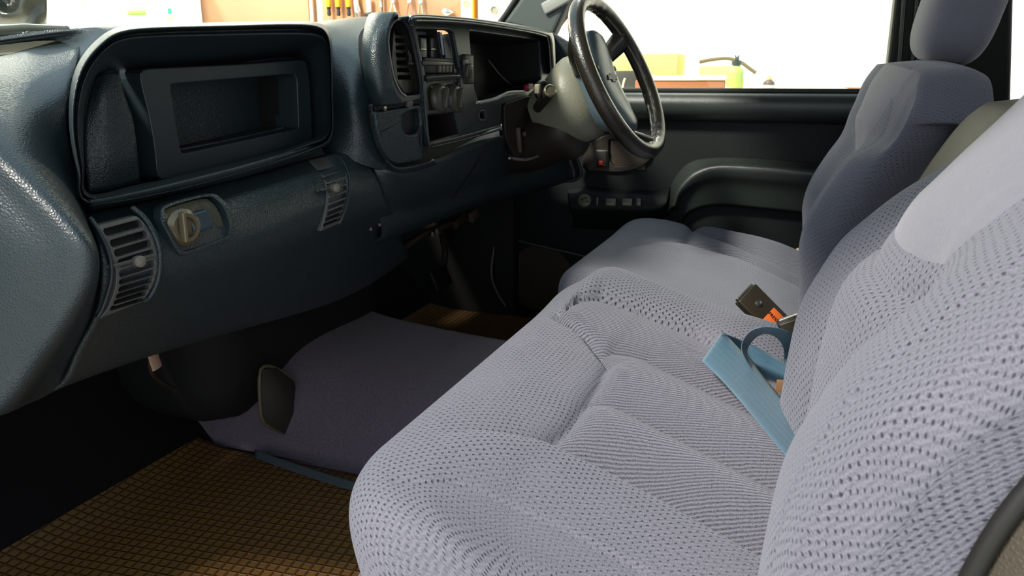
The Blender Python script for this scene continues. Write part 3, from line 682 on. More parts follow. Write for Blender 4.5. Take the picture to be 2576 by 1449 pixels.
# ================= FLOOR MATS =================
def mat_grid(name):
    m = bpy.data.materials.new(name); m.use_nodes = True; nt = m.node_tree; N = nt.nodes; L = nt.links; b = N['Principled BSDF']
    b.inputs['Roughness'].default_value = .42; b.inputs['Specular IOR Level'].default_value = .35
    uv = N.new('ShaderNodeUVMap'); s = N.new('ShaderNodeSeparateXYZ'); L.new(uv.outputs[0], s.inputs[0])
    g = .0160
    fu = nmath(N, L, 'ABSOLUTE', nmath(N, L, 'SUBTRACT', nmath(N, L, 'FRACT', nmath(N, L, 'DIVIDE', s.outputs[0], g)), .5))
    fv = nmath(N, L, 'ABSOLUTE', nmath(N, L, 'SUBTRACT', nmath(N, L, 'FRACT', nmath(N, L, 'DIVIDE', s.outputs[1], g)), .5))
    mxx = nmath(N, L, 'MAXIMUM', fu, fv)
    mr = N.new('ShaderNodeMapRange'); mr.interpolation_type = 'SMOOTHSTEP'; L.new(mxx, mr.inputs[0]); mr.inputs[1].default_value = .34; mr.inputs[2].default_value = .46
    mr.inputs[3].default_value = 0; mr.inputs[4].default_value = 1
    bp = N.new('ShaderNodeBump'); bp.inputs['Distance'].default_value = .003; L.new(mr.outputs[0], bp.inputs['Height']); L.new(bp.outputs[0], b.inputs['Normal'])
    mx = N.new('ShaderNodeMix'); mx.data_type = 'RGBA'; mx.inputs[6].default_value = (.175, .088, .024, 1); mx.inputs[7].default_value = (.10, .050, .016, 1); L.new(mr.outputs[0], mx.inputs[0]); L.new(mx.outputs[2], b.inputs['Base Color'])
    return m
MG = mat_grid('brown waffle rubber'); MB_ = mat('brown rubber border', (.16, .080, .022), .45)
def floormat(name, label, x0, x1, y0, y1, rot):
    pts = []; n = 60
    t = thing(name, label, 'floor mat', ((x0+x1)/2, (y0+y1)/2, -.734))
    def zz(y): return -.694+max(0, y-.97)**2*1.2
    V = []; UV = []
    for j in range(n+1):
        for i in range(n+1):
            x = x0+(x1-x0)*i/n; y = y0+(y1-y0)*j/n
            V.append(Vector((x, y, zz(y)))); UV.append((x*math.cos(rot)-y*math.sin(rot), x*math.sin(rot)+y*math.cos(rot)))
    o = mk('waffle_field', V, gridfaces(n+1, n+1), MG, t, uv=UV, solid=.005)
    e = .014
    ring = [Vector((x0-e, y0-e, -.694)), Vector((x1+e, y0-e, -.694)), Vector((x1+e, y1, zz(y1))), Vector((x0-e, y1, zz(y1)))]
    tube('mat_border', [ring[0], ring[1]], .008, MB_, t, n=8)
    return t
floormat('rubber_mat', 'brown waffle rubber floor mat in the near footwell', .44, 1.095, .10, 1.26, -.10)
floormat('rubber_mat', 'dark brown rubber mat in the far driver footwell', 1.66, 2.12, .20, 1.12, .0)
# hump edge strip next to near mat
p = loft('trim_sill_strip', [[Z(640, 1130, -.680), Z(700, 1152, -.680), Z(830, 1194, -.680), Z(930, 1222, -.680), Z(1100, 1266, -.680)], [Z(640, 1152, -.692), Z(700, 1174, -.692), Z(830, 1218, -.692), Z(930, 1245, -.692), Z(1100, 1290, -.692)]], mat('blue-grey scuff strip', (.055, .070, .080), .35), None, face=(0, 0, 1), solid=.004); st(p)
# ================= DASHBOARD =================
dash = thing('dashboard', 'wide dark blue-grey moulded dashboard running from the near door to the steering wheel', 'dashboard', (1.2, .9, -.40))
def YY(lst):
    r = [Y(*p) for p in lst]
    return [p*(2.11/p.x) if p.x > 2.11 else p for p in r]
box('hump_shade_box', (1.32, 1.09, -.43), (.60, .30, .42), DARK, dash, bevel=.09)  # dark box added to stand in for shade over the hump front
box('dash_light_seal', (1.32, 1.00, -.13), (1.50, .30, .26), DARK, dash, bevel=.01)  # unseen dark block added inside the dash to keep stray light out
# --- pad left of the brow and the rounded near end
ks = [X(-230, 190, .515), X(-150, 215, .51), X(-80, 290, .505), X(0, 365, .50), X(88, 446, .50), X(172, 535, .50), X(226, 605, .50), X(240, 660, .50), X(226, 730, .50), X(182, 812, .50), X(112, 910, .50), X(2, 1045, .50), X(2, 1045, .50)+Vector((.03, .06, 0))]
far = [Vector((.470, 1.25, p.z*1.0)) for p in ks]
nearc = [Vector((.484, p.y+.040, p.z)) for p in ks]; nearc2 = [Vector((.475, p.y+.10, p.z)) for p in ks]; nearc3 = [Vector((.472, p.y+.22, p.z)) for p in ks]
D_ = YY([(60, 128, .93), (70, 150, .86), (75, 190, .80), (100, 270, .745), (140, 370, .725), (186, 475, .70), (222, 570, .675), (246, 655, .655), (242, 735, .665), (214, 820, .69), (150, 915, .72), (84, 1006, .76), (84, 1006, .82)])
E_ = YY([(200, 88, .92), (205, 100, .87), (195, 135, .80), (176, 220, .755), (172, 330, .745), (190, 440, .73), (212, 520, .71), (250, 640, .69), (255, 735, .69), (243, 820, .71), (210, 900, .74), (160, 970, .76), (160, 970, .82)])
rows = [[far[i], nearc3[i], nearc2[i], nearc[i], ks[i], D_[i], E_[i]] for i in range(len(ks))]
rows = [[Vector((p.x, p.y+.12, p.z-.02)) for p in rows[0]]]+rows
loft('dash_end', rows, DASH, dash, face=(-1, -1, 0))
# --- pad above/behind the brow and the column between brow and instrument pod
top = [YY([(150, 104, .90), (300, 68, .80), (560, 60, .80), (740, 57, .80), (815, 62, .84), (880, 52, .85), (940, 44, .84)])]
top = [[Vector((p.x, p.y+.40, p.z-.03)) for p in top[0]], [Vector((p.x, p.y+.12, p.z-.004)) for p in top[0]]]+top
mid = [YY([(185, 150, .80), (300, 130, .78), (560, 125, .78), (740, 120, .78), (830, 105, .775), (885, 100, .755), (926, 95, .735)]),
       YY([(180, 260, .79), (300, 240, .79), (560, 230, .79), (740, 210, .79), (836, 180, .735), (885, 175, .705), (924, 170, .69)]),
       YY([(190, 400, .79), (300, 380, .79), (560, 360, .79), (740, 300, .79), (838, 260, .715), (890, 260, .675), (936, 260, .665)]),
       YY([(200, 480, .79), (300, 440, .79), (560, 400, .79), (740, 350, .79), (842, 330, .71), (902, 330, .67), (952, 325, .655)]),
       YY([(210, 510, .79), (300, 470, .79), (560, 430, .79), (740, 380, .77), (848, 375, .70), (916, 385, .662), (972, 390, .648)]),
       YY([(210, 530, .80), (300, 490, .80), (560, 450, .80), (750, 400, .77), (862, 400, .69), (930, 420, .655), (992, 430, .64)])]
loft('dash_pad', top+mid, DASH, dash, face=(0, -1, .3))
# --- the hooded brow round the display recess
def ct(pts, y): return [Y(px, py, (y if isinstance(y, float) else y[i])) for i, (px, py) in enumerate(pts)]
cO = [(212, 520), (190, 440), (173, 330), (175, 230), (197, 157), (243, 100), (300, 68), (400, 60), (559, 57), (720, 53), (798, 57), (828, 80), (837, 130), (840, 240), (838, 345), (790, 385), (600, 447), (380, 502)]
cC = [(220, 508), (200, 430), (184, 330), (187, 240), (209, 168), (254, 112), (307, 80), (403, 70), (559, 66), (720, 62), (794, 66), (822, 86), (832, 132), (835, 240), (832, 342), (778, 378), (592, 438), (375, 492)]
cG = [(222, 500), (205, 424), (192, 330), (196, 248), (216, 178), (257, 124), (308, 93), (402, 83), (559, 78), (720, 75), (792, 79), (817, 94), (827, 133), (831, 240), (829, 338), (770, 372), (590, 430), (368, 483)]
cH = [(223, 496), (207, 420), (196, 330), (200, 252), (220, 184), (258, 131), (308, 100), (401, 91), (559, 87), (720, 84), (790, 87), (815, 100), (825, 133), (829, 240), (827, 335), (762, 369), (588, 426), (360, 477)]
cI = [(224, 490), (210, 412), (203, 330), (207, 264), (226, 196), (260, 147), (308, 118), (400, 106), (559, 103), (720, 99), (788, 101), (811, 110), (822, 134), (826, 232), (824, 328), (751, 364), (588, 417), (352, 464)]
cB = [(226, 486), (213, 410), (212, 330), (216, 264), (235, 206), (258, 184), (295, 177), (400, 172), (559, 162), (690, 148), (728, 148), (744, 160), (749, 190), (756, 270), (756, 345), (742, 366), (588, 416), (355, 462)]
loft('display_brow', [ct(cO, .765), ct([(a*.6+c*.4, b*.6+d*.4) for (a, b), (c, d) in zip(cO, cC)], .70), ct(cC, .668), ct(cG, .690), ct(cH, .672), ct(cI, .69), ct([(a*.5+c*.5, b*.5+d*.5) for (a, b), (c, d) in zip(cI, cB)], .725), ct(cB, .765)],
     DASH, dash, nu=5, nv=4, closed=True, solid=0)
yD = .758
nD = Vector((-.06, -1, .0)).normalized(); oD = Y(540, 300, yD)
def dd(*pts): return [PL(px, py, oD, nD) for px, py in pts]
plate('recess_back', rnd(dd((205, 500), (200, 200), (240, 165), (750, 135), (775, 180), (775, 370)), .01), [rnd(dd((370, 200), (712, 176), (724, 330), (398, 398)), .004)], oD+Vector((0, .012, 0)), nD, DASH, dash, depth=.003, bevel=.001)
# angled trim panel on the left of the recess
lp = [[Y(225, 486, .752), Y(290, 475, .742), Y(352, 456, .738)], [Y(214, 400, .752), Y(280, 400, .738), Y(346, 384, .733)], [Y(213, 320, .754), Y(270, 310, .740), Y(334, 300, .735)], [Y(225, 240, .756), Y(262, 235, .742), Y(312, 235, .738)], [Y(245, 185, .757), Y(268, 182, .748), Y(300, 180, .744)]]
loft('recess_side_panel', lp, DASH, dash, face=(-.3, -1, 0))
# framed cubby for the removed radio: bulged frame with a deep hole
fo = rnd(dd((303, 174), (560, 162), (730, 150), (740, 200), (748, 362), (560, 412), (353, 454), (345, 370), (330, 285), (314, 230)), .014, 3)
fh = rnd(dd((383, 212), (700, 186), (707, 200), (712, 322), (412, 385), (398, 300)), .006)
nv_ = nD
def bulge(p):
    return p
plate('cubby_frame', fo, [fh], oD-Vector((0, .030, 0)), nD, DASHS, dash, depth=.045, bevel=.006, clamp=True)
def boxhole(name, pts, depth, m, parent, n, inset=.0):
    """open five-sided box behind an opening"""
    n = Vector(n).normalized(); a = [Vector(p) for p in pts]; b = [p-n*depth for p in a]; k = len(a); c = sum(b, Vector())/k
    vs = a+b; fs = [(i, (i+1) % k, k+(i+1) % k, k+i) for i in range(k)]+[tuple(range(k, 2*k))]
    o = mk(name, vs, fs, m, parent, smooth=False, solid=-.002); return o
boxhole('cubby_well', [p-nD*.006+(p-oD)*.01 for p in rnd(dd((383, 212), (700, 186), (712, 322), (412, 385)), .006)], .10, DARK, dash, nD)
tube('cubby_shelf', [Y(412, 384, .745), Y(560, 356, .745), Y(711, 322, .745)], .0022, DASHS, dash, n=6)
# ledge under the recess
led = [YY([(222, 492, .70), (300, 478, .70), (450, 442, .70), (620, 400, .70), (760, 362, .705), (800, 350, .72)]),
       YY([(226, 500, .675), (300, 487, .672), (450, 452, .672), (620, 409, .672), (758, 370, .68), (802, 357, .70)]),
       YY([(228, 508, .668), (300, 496, .665), (450, 463, .665), (620, 420, .665), (758, 380, .675), (806, 366, .695)]),
       YY([(228, 520, .676), (300, 508, .675), (450, 477, .675), (620, 435, .675), (758, 393, .684), (812, 378, .70)]),
       YY([(228, 535, .71), (300, 520, .71), (450, 490, .71), (620, 448, .71), (758, 405, .71), (820, 388, .71)])]
loft('recess_ledge', led, DASH, dash, face=(0, -1, .3))
# --- glove box face and lower body
gl = [YY([(222, 536, .70), (340, 512, .70), (480, 478, .70), (640, 440, .70), (765, 404, .70), (850, 385, .69), (930, 410, .665)]),
      YY([(240, 575, .675), (355, 560, .672), (495, 525, .67), (650, 482, .67), (790, 440, .67), (870, 425, .665), (945, 435, .655)]),
      YY([(255, 625, .658), (370, 605, .655), (510, 572, .652), (670, 527, .652), (806, 480, .652), (885, 462, .652), (960, 465, .648)]),
      YY([(262, 680, .650), (378, 660, .646), (525, 625, .644), (685, 575, .644), (820, 520, .645), (900, 500, .648), (970, 500, .65)]),
      YY([(258, 740, .656), (372, 720, .652), (530, 680, .650), (695, 625, .650), (832, 565, .652), (910, 540, .656), (985, 530, .66)]),
      YY([(240, 805, .680), (345, 785, .675), (515, 745, .672), (690, 685, .672), (842, 620, .675), (920, 585, .68), (1000, 565, .685)]),
      YY([(200, 880, .71), (300, 870, .71), (475, 815, .70), (670, 755, .70), (845, 690, .70), (930, 640, .705), (1010, 600, .71)]),
      YY([(150, 975, .75), (260, 935, .75), (430, 878, .74), (630, 820, .74), (830, 760, .74), (935, 710, .74), (1025, 650, .74)])]
gl.append([Vector((p.x, p.y+.06, p.z-.0)) for p in gl[-1]]); gl.append([Vector((p.x, 1.15, p.z+.03)) for p in gl[-2]])
loft('lower_panel', gl, DASH, dash, face=(0, -1, -.2), nu=8, nv=7)
# surface of the glove box face for mounted parts: y as a function of height
GY = smo([(-.40, .78), (-.345, .735), (-.30, .70), (-.255, .668), (-.215, .650), (-.185, .645), (-.155, .652), (-.13, .672), (-.11, .70)])
def gpt(px, py, lift=.0):
    y = .66
    for _ in range(12): p = Y(px, py, y); y = .6*y+.4*(interp(GY, p.z)-lift)
    return Y(px, py, y)
def gplate(name, outl, holes, m, parent, lift, depth, soft=False):
    o = gpt(*outl[0]); pts = [gpt(*p) for p in outl]
    c = sum(pts, Vector())/len(pts); n = Vector((0, -1, 0))
    def w(p):
        # bend the flat plate onto the bowed face
        d = p.y-c.y
        return Vector((p.x, interp(GY, p.z)-lift+d, p.z))
    q_ = [Vector((q.x, c.y, q.z)) for q in pts]
    return plate(name, cr(q_, 6, True) if soft else rnd(q_, .004), [[Vector((q.x, c.y, q.z)) for q in h] for h in holes], c, n, m, parent, depth=depth, bevel=.0012, warp=w)
VENTM = mat('worn grey-brown vent plastic', (.085, .085, .080), .38, bump=('noise', 700, .0002))
def louvre_vent(name, outl, slots, knob, kr=.0055, lift=.004):
    hs = []
    for (a, b, t) in slots:
        A = gpt(*a); B = gpt(*b); u = (B-A).normalized(); w = Vector((0, 0, t/2)); r = t/2
        q = [A-w*.9+u*0, A-w*.45-u*r*.6, A+w*.45-u*r*.6, A+w*.9, B+w*.9, B+w*.45+u*r*.6, B-w*.45+u*r*.6, B-w*.9]
        hs.append(q)
    dim = mat('vent frame '+name, (.045, .05, .05), .4) 
    v = gplate(name, outl, hs, VENTM, dash, lift, .008)
    o2 = gplate('vent_duct', outl, [], DARK, v, lift-.0075, .002)
    K = gpt(*knob, lift+.006)
    kb = lathe('vent_knob', [(kr, 0), (kr*1.1, .003), (kr*1.1, .008), (kr*.6, .011), (0, .0115)], K, (-.3, -1, .1), mat('worn pale knob', (.17, .15, .12), .5), v, n=12)
    a = K+Vector((-.030, .006, 0)); b = K+Vector((.030, .006, 0))
    tube('vent_vane', [a, K+Vector((0, .004, 0)), b], .0022, VENTM, v, n=6)
    return v
sl = [((262, 585), (347, 562), .0085), ((277, 613), (360, 589), .0085), ((287, 637), (370, 612), .0085), ((296, 661), (376, 636), .0080), ((299, 688), (378, 662), .0080), ((298, 708), (378, 684), .0072), ((296, 727), (374, 703), .0065), ((290, 744), (367, 720), .006), ((284, 760), (360, 736), .006), ((275, 775), (350, 752), .0055)]
def zz_(p): return (p[0][0]+0, p[0][1]+0)
louvre_vent('air_vent', [(238, 566), (338, 541), (358, 562), (378, 595), (391, 632), (392, 668), (380, 716), (353, 758), (243, 801), (266, 773), (284, 722), (286, 680), (270, 632)], sl, (344, 657))
tube('vent_rim', [gpt(332, 522, .003), gpt(362, 548, .004), gpt(388, 590, .005), gpt(402, 640, .005), gpt(398, 700, .005), gpt(378, 745, .005), gpt(356, 760, .004)], .0030, DASH, dash, n=8)
tube('vent_rim', [gpt(228, 548, .003), gpt(255, 592, .004), gpt(276, 645, .005), gpt(280, 700, .005), gpt(262, 765, .004), gpt(246, 798, .003)], .0022, DASHS, dash, n=8)
sr = [((806, 435), (853, 421), .0075), ((815, 452), (861, 437), .0075), ((820, 470), (866, 455), .007), ((823, 488), (868, 472), .007), ((823, 505), (868, 489), .007), ((822, 522), (866, 505), .006), ((820, 538), (861, 521), .006), ((815, 552), (856, 536), .006), ((810, 566), (851, 550), .005)]
rv = louvre_vent('air_vent', [(778, 403), (838, 388), (862, 412), (874, 445), (876, 480), (868, 520), (850, 561), (800, 583), (814, 530), (817, 480), (806, 437)], sr, (839, 473), kr=.006)
tube('vent_rim', [gpt(842, 388, .003), gpt(866, 414, .005), gpt(879, 450, .006), gpt(876, 500, .006), gpt(862, 545, .005), gpt(852, 564, .003)], .0025, DASHS, dash, n=8)
# latch recess in the glove box door
lr = [(408, 540), (420, 520), (512, 495), (543, 505), (566, 540), (572, 580), (556, 598), (466, 630), (444, 618), (418, 570)]
gplate('latch_surround', [(398, 540), (414, 513), (516, 486), (553, 500), (576, 540), (582, 586), (560, 608), (464, 641), (436, 624), (408, 572)], [cr([gpt(*p) for p in lr], 6, True)], DASH, dash, .004, .012, True)
gplate('latch_well', [(412, 540), (424, 524), (510, 500), (538, 510), (560, 545), (566, 580), (550, 594), (468, 625), (448, 613), (422, 570)], [], mat('latch well tan sheen', (.060, .058, .040), .4, bump=('voronoi', 400, .0006)), dash, -.002, .003, True)
LP = gpt(508, 556, .004)
pd_ = quad_prism('latch_paddle', [gpt(478, 540, .012), gpt(526, 526, .012), gpt(542, 572, .010), gpt(494, 590, .010)], (0, .014, 0), mat('glossy slate latch', (.030, .055, .070), .22), dash, bev=.004)
lk = lathe('latch_ring', [(.020, 0), (.021, .004), (.016, .010), (.012, .010), (.011, .004), (0, .004)], gpt(458, 572, .0), (-.25, -1, .1), mat('worn bronze ring', (.16, .13, .08), .3, metal=.4), dash, n=20)
box('latch_thumb', gpt(462, 572, .014), (.006, .008, .034), mat('worn bronze thumb', (.20, .16, .10), .35, metal=.4), lk, bevel=.002)
# --- knee bolster below the pod to the driver's side
kn = [YY([(930, 405, .668), (1000, 421, .635), (1090, 398, .63), (1200, 355, .625), (1290, 335, .62), (1400, 300, .62), (1440, 280, .66)]),
      YY([(936, 428, .662), (1010, 436, .628), (1100, 412, .625), (1210, 372, .62), (1300, 352, .615), (1410, 320, .615), (1445, 305, .65)]),
      YY([(944, 468, .656), (1030, 465, .635), (1120, 440, .632), (1225, 400, .63), (1320, 380, .63), (1420, 350, .63), (1450, 340, .66)]),
      YY([(950, 520, .664), (1040, 520, .66), (1130, 490, .655), (1230, 450, .65), (1320, 430, .65), (1420, 400, .65), (1450, 390, .68)]),
      YY([(945, 610, .695), (1050, 575, .70), (1140, 540, .69), (1230, 510, .69), (1320, 490, .69), (1420, 460, .69), (1450, 450, .70)])]
kn.append([Vector((p.x, p.y+.20, p.z+.01)) for p in kn[-1]])
loft('knee_bolster', kn, DASH, dash, face=(0, -1, -.2))
tube('bolster_seam', [Y(1222, 352, .617), Y(1215, 380, .621), Y(1190, 430, .634), Y(1150, 490, .652), Y(1110, 540, .68)], .0022, DARK, dash, n=6)
for (a, b) in (((980, 492), (1022, 474)), ((925, 512), (955, 501)), ((985, 492), (1010, 484)), ((790, 650), (835, 628))):
    A = gpt(*a, .002); B = gpt(*b, .002)
for px, py in ((931, 576), (953, 565)): lathe('screw_head', [(.003, 0), (.0028, .002), (0, .0022)], Y(px, py, .672), (-.3, -1, 0), METAL, dash, n=10)
tube('wire_clip', [Y(868, 552, .66), Y(868, 565, .66), Y(874, 558, .66)], .0012, mat('pale clip', (.6, .55, .42), .5), dash, n=6, sub=3)
# --- instrument pod
oP = Y(1060, 200, .625); nP = Vector((-.04, -1, .10)).normalized()
def pp(*pts, off=0): return [PL(px, py, oP+nP*off, nP) for px, py in pts]
# outer shell: rounded front left part, rolling back to the pad
sh = [YY([(936, 44, .80), (925, 80, .76), (921, 124, .74), (925, 174, .73), (935, 230, .72), (945, 264, .71)]),
      YY([(938, 42, .70), (924, 80, .682), (919, 124, .675), (923, 174, .668), (934, 230, .66), (944, 266, .658)]),
      YY([(960, 40, .655), (945, 80, .645), (939, 124, .64), (943, 174, .635), (953, 225, .632), (963, 262, .635)]),
      YY([(1000, 40, .625), (985, 60, .625), (972, 110, .625), (978, 170, .622), (990, 225, .62), (1012, 258, .618)])]
sh = [[p*1.10-Vector((0, 0, .03)) for p in sh[0]]]+sh
sh = [[r[0]*1.06-Vector((0, 0, .02))]+r for r in sh]
loft('pod_cheek', sh, DASH, dash, face=(-1, -1, 0))
ov = rnd(pp((1001, 49), (1017, 53), (1034, 78), (1048, 140), (1062, 214), (1059, 236), (1017, 240), (992, 200), (982, 155), (976, 109), (978, 74)), .012)
radio = rnd(pp((1047, 73), (1130, 75), (1141, 82), (1157, 172), (1149, 184), (1071, 187)), .004)
hvac = rnd(pp((1073, 206), (1157, 199), (1162, 263), (1079, 277)), .003)
slot = rnd(pp((1077, 290), (1145, 283), (1157, 335), (1082, 356)), .003)
clus = rnd(pp((1181, 78), (1358, 102), (1362, 200), (1335, 224), (1263, 240), (1252, 247), (1206, 258), (1194, 228), (1188, 170)), .008)
usb = pp((1207, 284), (1219, 282), (1221, 297), (1209, 299))
lswh = pp((1156, 153), (1186, 152), (1189, 196), (1161, 198))
plate('instrument_bezel', rnd(pp((978, 44), (1034, 38), (1190, 52), (1372, 84), (1390, 100), (1392, 186), (1360, 250), (1262, 262), (1260, 318), (1082, 368), (1066, 290), (1060, 262), (1012, 262), (990, 225), (972, 160), (968, 100)), .008),
      [ov, radio, hvac, slot, clus, usb], oP, nP, DASHS, dash, depth=.012, bevel=.003)
# vent behind the oval
ovd = boxhole('vent_duct', [p+nP*-.004 for p in ov], .05, DARK, dash, nP)
vp = plate('air_vent', rnd(pp((990, 78), (1030, 78), (1045, 150), (1056, 214), (1050, 232), (1018, 236), (996, 200), (986, 150), off=-.014), .006),
     [rnd(pp((993+k*1.2, 81+k*18.6-3), (1016+k*3.3, 81+k*18.6-3), (1019+k*3.3, 81+k*18.6+7), (994+k*1.2, 81+k*18.6+7), off=-.014), .002) for k in range(7)], oP-nP*.014, nP, mat('dim brown-black grille', (.028, .024, .020), .35), dash, depth=.006, bevel=.001)
tube('vent_knob', pp((1022, 128), (1030, 142), (1031, 158), off=-.004), .0035, WARM, vp, n=8)
box('vent_tab', PL(1032, 160, oP-nP*.004, nP), (.016, .006, .006), WARM, vp, bevel=.002)
tube('vent_gasket', [p+nP*.001 for p in pp((1005, 48), (990, 55), (979, 76), (976, 109), (982, 155), (992, 200), (1008, 232), (1020, 241))], .0016, mat('pale seal edge', (.30, .32, .30), .4), dash, n=6, sub=4)
# outer moulding line and hood over the bezel
loft('instrument_hood', [
   YY([(1030, 60, .70), (1034, 38, .70), (1120, 41, .70), (1204, 48, .70), (1290, 60, .70), (1372, 74, .70), (1392, 96, .70), (1397, 186, .70)]),
   YY([(1034, 62, .60), (1037, 36, .60), (1122, 40, .60), (1204, 48, .60), (1290, 60, .60), (1374, 77, .60), (1394, 98, .60), (1398, 186, .60)]),
   YY([(1038, 64, .575), (1042, 42, .572), (1122, 45, .572), (1204, 53, .572), (1290, 66, .572), (1370, 82, .575), (1388, 102, .58), (1393, 186, .59)]),
   YY([(1041, 66, .575), (1046, 50, .575), (1124, 52, .575), (1204, 59, .575), (1290, 72, .575), (1366, 88, .58), (1382, 105, .585), (1388, 186, .59)]),
   YY([(1043, 68, .60), (1048, 58, .605), (1126, 60, .61), (1204, 66, .61), (1290, 80, .61), (1360, 93, .61), (1377, 108, .61), (1384, 186, .615)]),
   ], DASHS, dash, face=(0, -1, .3), nu=6, nv=4)
tube('hood_highlight', YY([(1046, 51, .573), (1124, 53, .573), (1204, 60, .573), (1290, 73, .573), (1364, 88, .578), (1380, 104, .584), (1386, 182, .59)]), .0018, mat('painted hood highlight', (.22, .23, .20), .25), dash, n=6)  # thin pale line painting a highlight along the hood edge
tube('bezel_moulding', pp((1036, 62), (1045, 100), (1062, 190), (1070, 280), (1076, 340), (1081, 366), off=.003), .0022, DASHS, dash, n=6)
# radio aperture contents
boxhole('radio_cavity', [p+nP*-.008 for p in pp((1047, 73), (1108, 74), (1128, 184), (1071, 187))], .09, WARM, dash, nP)
BR = mat('zinc bracket', (.16, .18, .20), .35, metal=.3)
bk_ = plate('radio_bracket', rnd(pp((1044, 78), (1084, 80), (1098, 150), (1100, 156), (1066, 156), off=-.030), .003), [rnd(pp((1052, 88), (1080, 88), (1086, 108), (1058, 110), off=-.030), .002)], oP-nP*.030, nP, BR, dash, depth=.004, bevel=.0008)
for k in range(2):
    box('bracket_fin', PL(1064+k*26, 132, oP-nP*.020, nP), (.022, .006, .050), mat('dull zinc fin', (.10, .11, .12), .3, metal=.4), bk_, bevel=.002)
    box('bracket_pin', PL(1064+k*26, 124, oP-nP*.014, nP), (.020, .004, .004), METAL, bk_, bevel=.001)
plate('blue_liner', rnd(pp((1090, 80), (1108, 80), (1116, 96), (1122, 154), (1098, 154), off=-.028), .004), [], oP-nP*.028, nP, mat('royal blue plastic sheet', (.010, .055, .24), .3), dash, depth=.002, bevel=.0005)
box('blue_liner_edge', PL(1112, 110, oP-nP*.022, nP), (.006, .003, .040), mat('white plastic sliver', (.75, .78, .8), .4), dash, bevel=.001, rot=Matrix.Rotation(-.25, 3, 'Y'))
kb = box('button_strip', PL(1102, 166, oP-nP*.008, nP), (.120, .010, .028), BLACK, dash, bevel=.003, rot=Matrix.Rotation(-.0, 3, 'Y'))
box('strip_rail', PL(1102, 160, oP-nP*.001, nP), (.120, .006, .008), mat('brown-grey rail', (.06, .055, .045), .35), kb, bevel=.002)
for k in range(4): box('strip_button', PL(1105+k*9, 174, oP-nP*.002, nP), (.007, .006, .012), mat('worn button', (.11, .10, .08), .4), kb, bevel=.001)
loft('cross_bar', [pp((1070, 188), (1110, 186), (1156, 183), off=.000), pp((1071, 193), (1110, 190), (1157, 188), off=.006), pp((1072, 198), (1110, 195), (1158, 192), off=.006), pp((1073, 206), (1110, 203), (1158, 199), off=.0)], mat('sheened grey bar', (.05, .06, .06), .3), dash, face=(0, -1, 0), solid=.002)
# heater panel with two dials
hv = plate('heater_panel', pp((1070, 203), (1160, 196), (1165, 266), (1076, 280), off=-.008), [], oP-nP*.008, nP, mat('olive black heater face', (.030, .030, .024), .4), dash, depth=.003, bevel=.0006)
DL = mat('olive grey dial', (.060, .058, .042), .35)
for px in (1101, 1139):
    c = PL(px, 249, oP-nP*.006, nP)
    dl = lathe('heater_dial', [(.027, 0), (.027, .004), (.022, .012), (.020, .013), (0, .013)], c, nP, DL, hv, n=28)
    box('dial_grip', c+nP*.016, (.006, .010, .036), DL, dl, bevel=.002, rot=Matrix.Rotation(.25, 3, 'Y'))
    for a in (-.9, -.5, -.1, .3, .7): box('dial_mark', c+Vector((.034*math.sin(a), -.002, .034*math.cos(a))), (.002, .002, .003), GREY, dl, bevel=0)
boxhole('slot_well', [p+nP*-.006 for p in pp((1077, 290), (1145, 283), (1157, 335), (1082, 356))], .06, mat('red-black well', (.012, .006, .005), .6), dash, nP)
# headlamp switch
lsw = box('light_switch', PL(1172, 175, oP-nP*.004, nP), (.042, .016, .055), BLACK, dash, bevel=.003)
box('rocker', PL(1178, 178, oP+nP*.006, nP), (.020, .010, .026), mat('rocker grey', (.05, .05, .045), .3), lsw, bevel=.003, rot=Matrix.Rotation(.2, 3, 'X'))
box('switch_lamp', PL(1172, 157, oP+nP*.005, nP), (.022, .003, .010), GREY, lsw, bevel=.001)
boxhole('socket', [p-nP*.002 for p in usb], .02, DARK, dash, nP)
tube('socket_rim', pp((1205, 281), (1220, 279), (1223, 299), (1208, 302), off=.001), .0015, VENTM, dash, n=6, sub=2, closed=True)
# empty instrument bay
boxhole('instrument_bay', [p-nP*.008 for p in clus], .10, mat('instrument bay black', (.010, .010, .011), .5), dash, nP)
box('bay_frame', PL(1340, 150, oP-nP*.05, nP), (.004, .04, .11), WARM, dash, bevel=.001)
tube('bay_bracket', pp((1225, 150), (1262, 195), (1300, 225), off=-.06), .003, WARM, dash, n=6)
tube('column_trim_arc', YY([(1200, 258, .60), (1240, 249, .59), (1262, 240, .575), (1282, 232, .57), (1319, 231, .565)]), .0028, mat('bright arc trim', (.45, .48, .46), .2), dash, n=8)
tube('bezel_lower_moulding', pp((1081, 362), (1160, 344), (1258, 317), off=.004), .0026, VENTM, dash, n=6)
tube('bezel_lower_moulding', pp((1083, 371), (1165, 352), (1258, 326), off=.004), .0022, DASHS, dash, n=6)
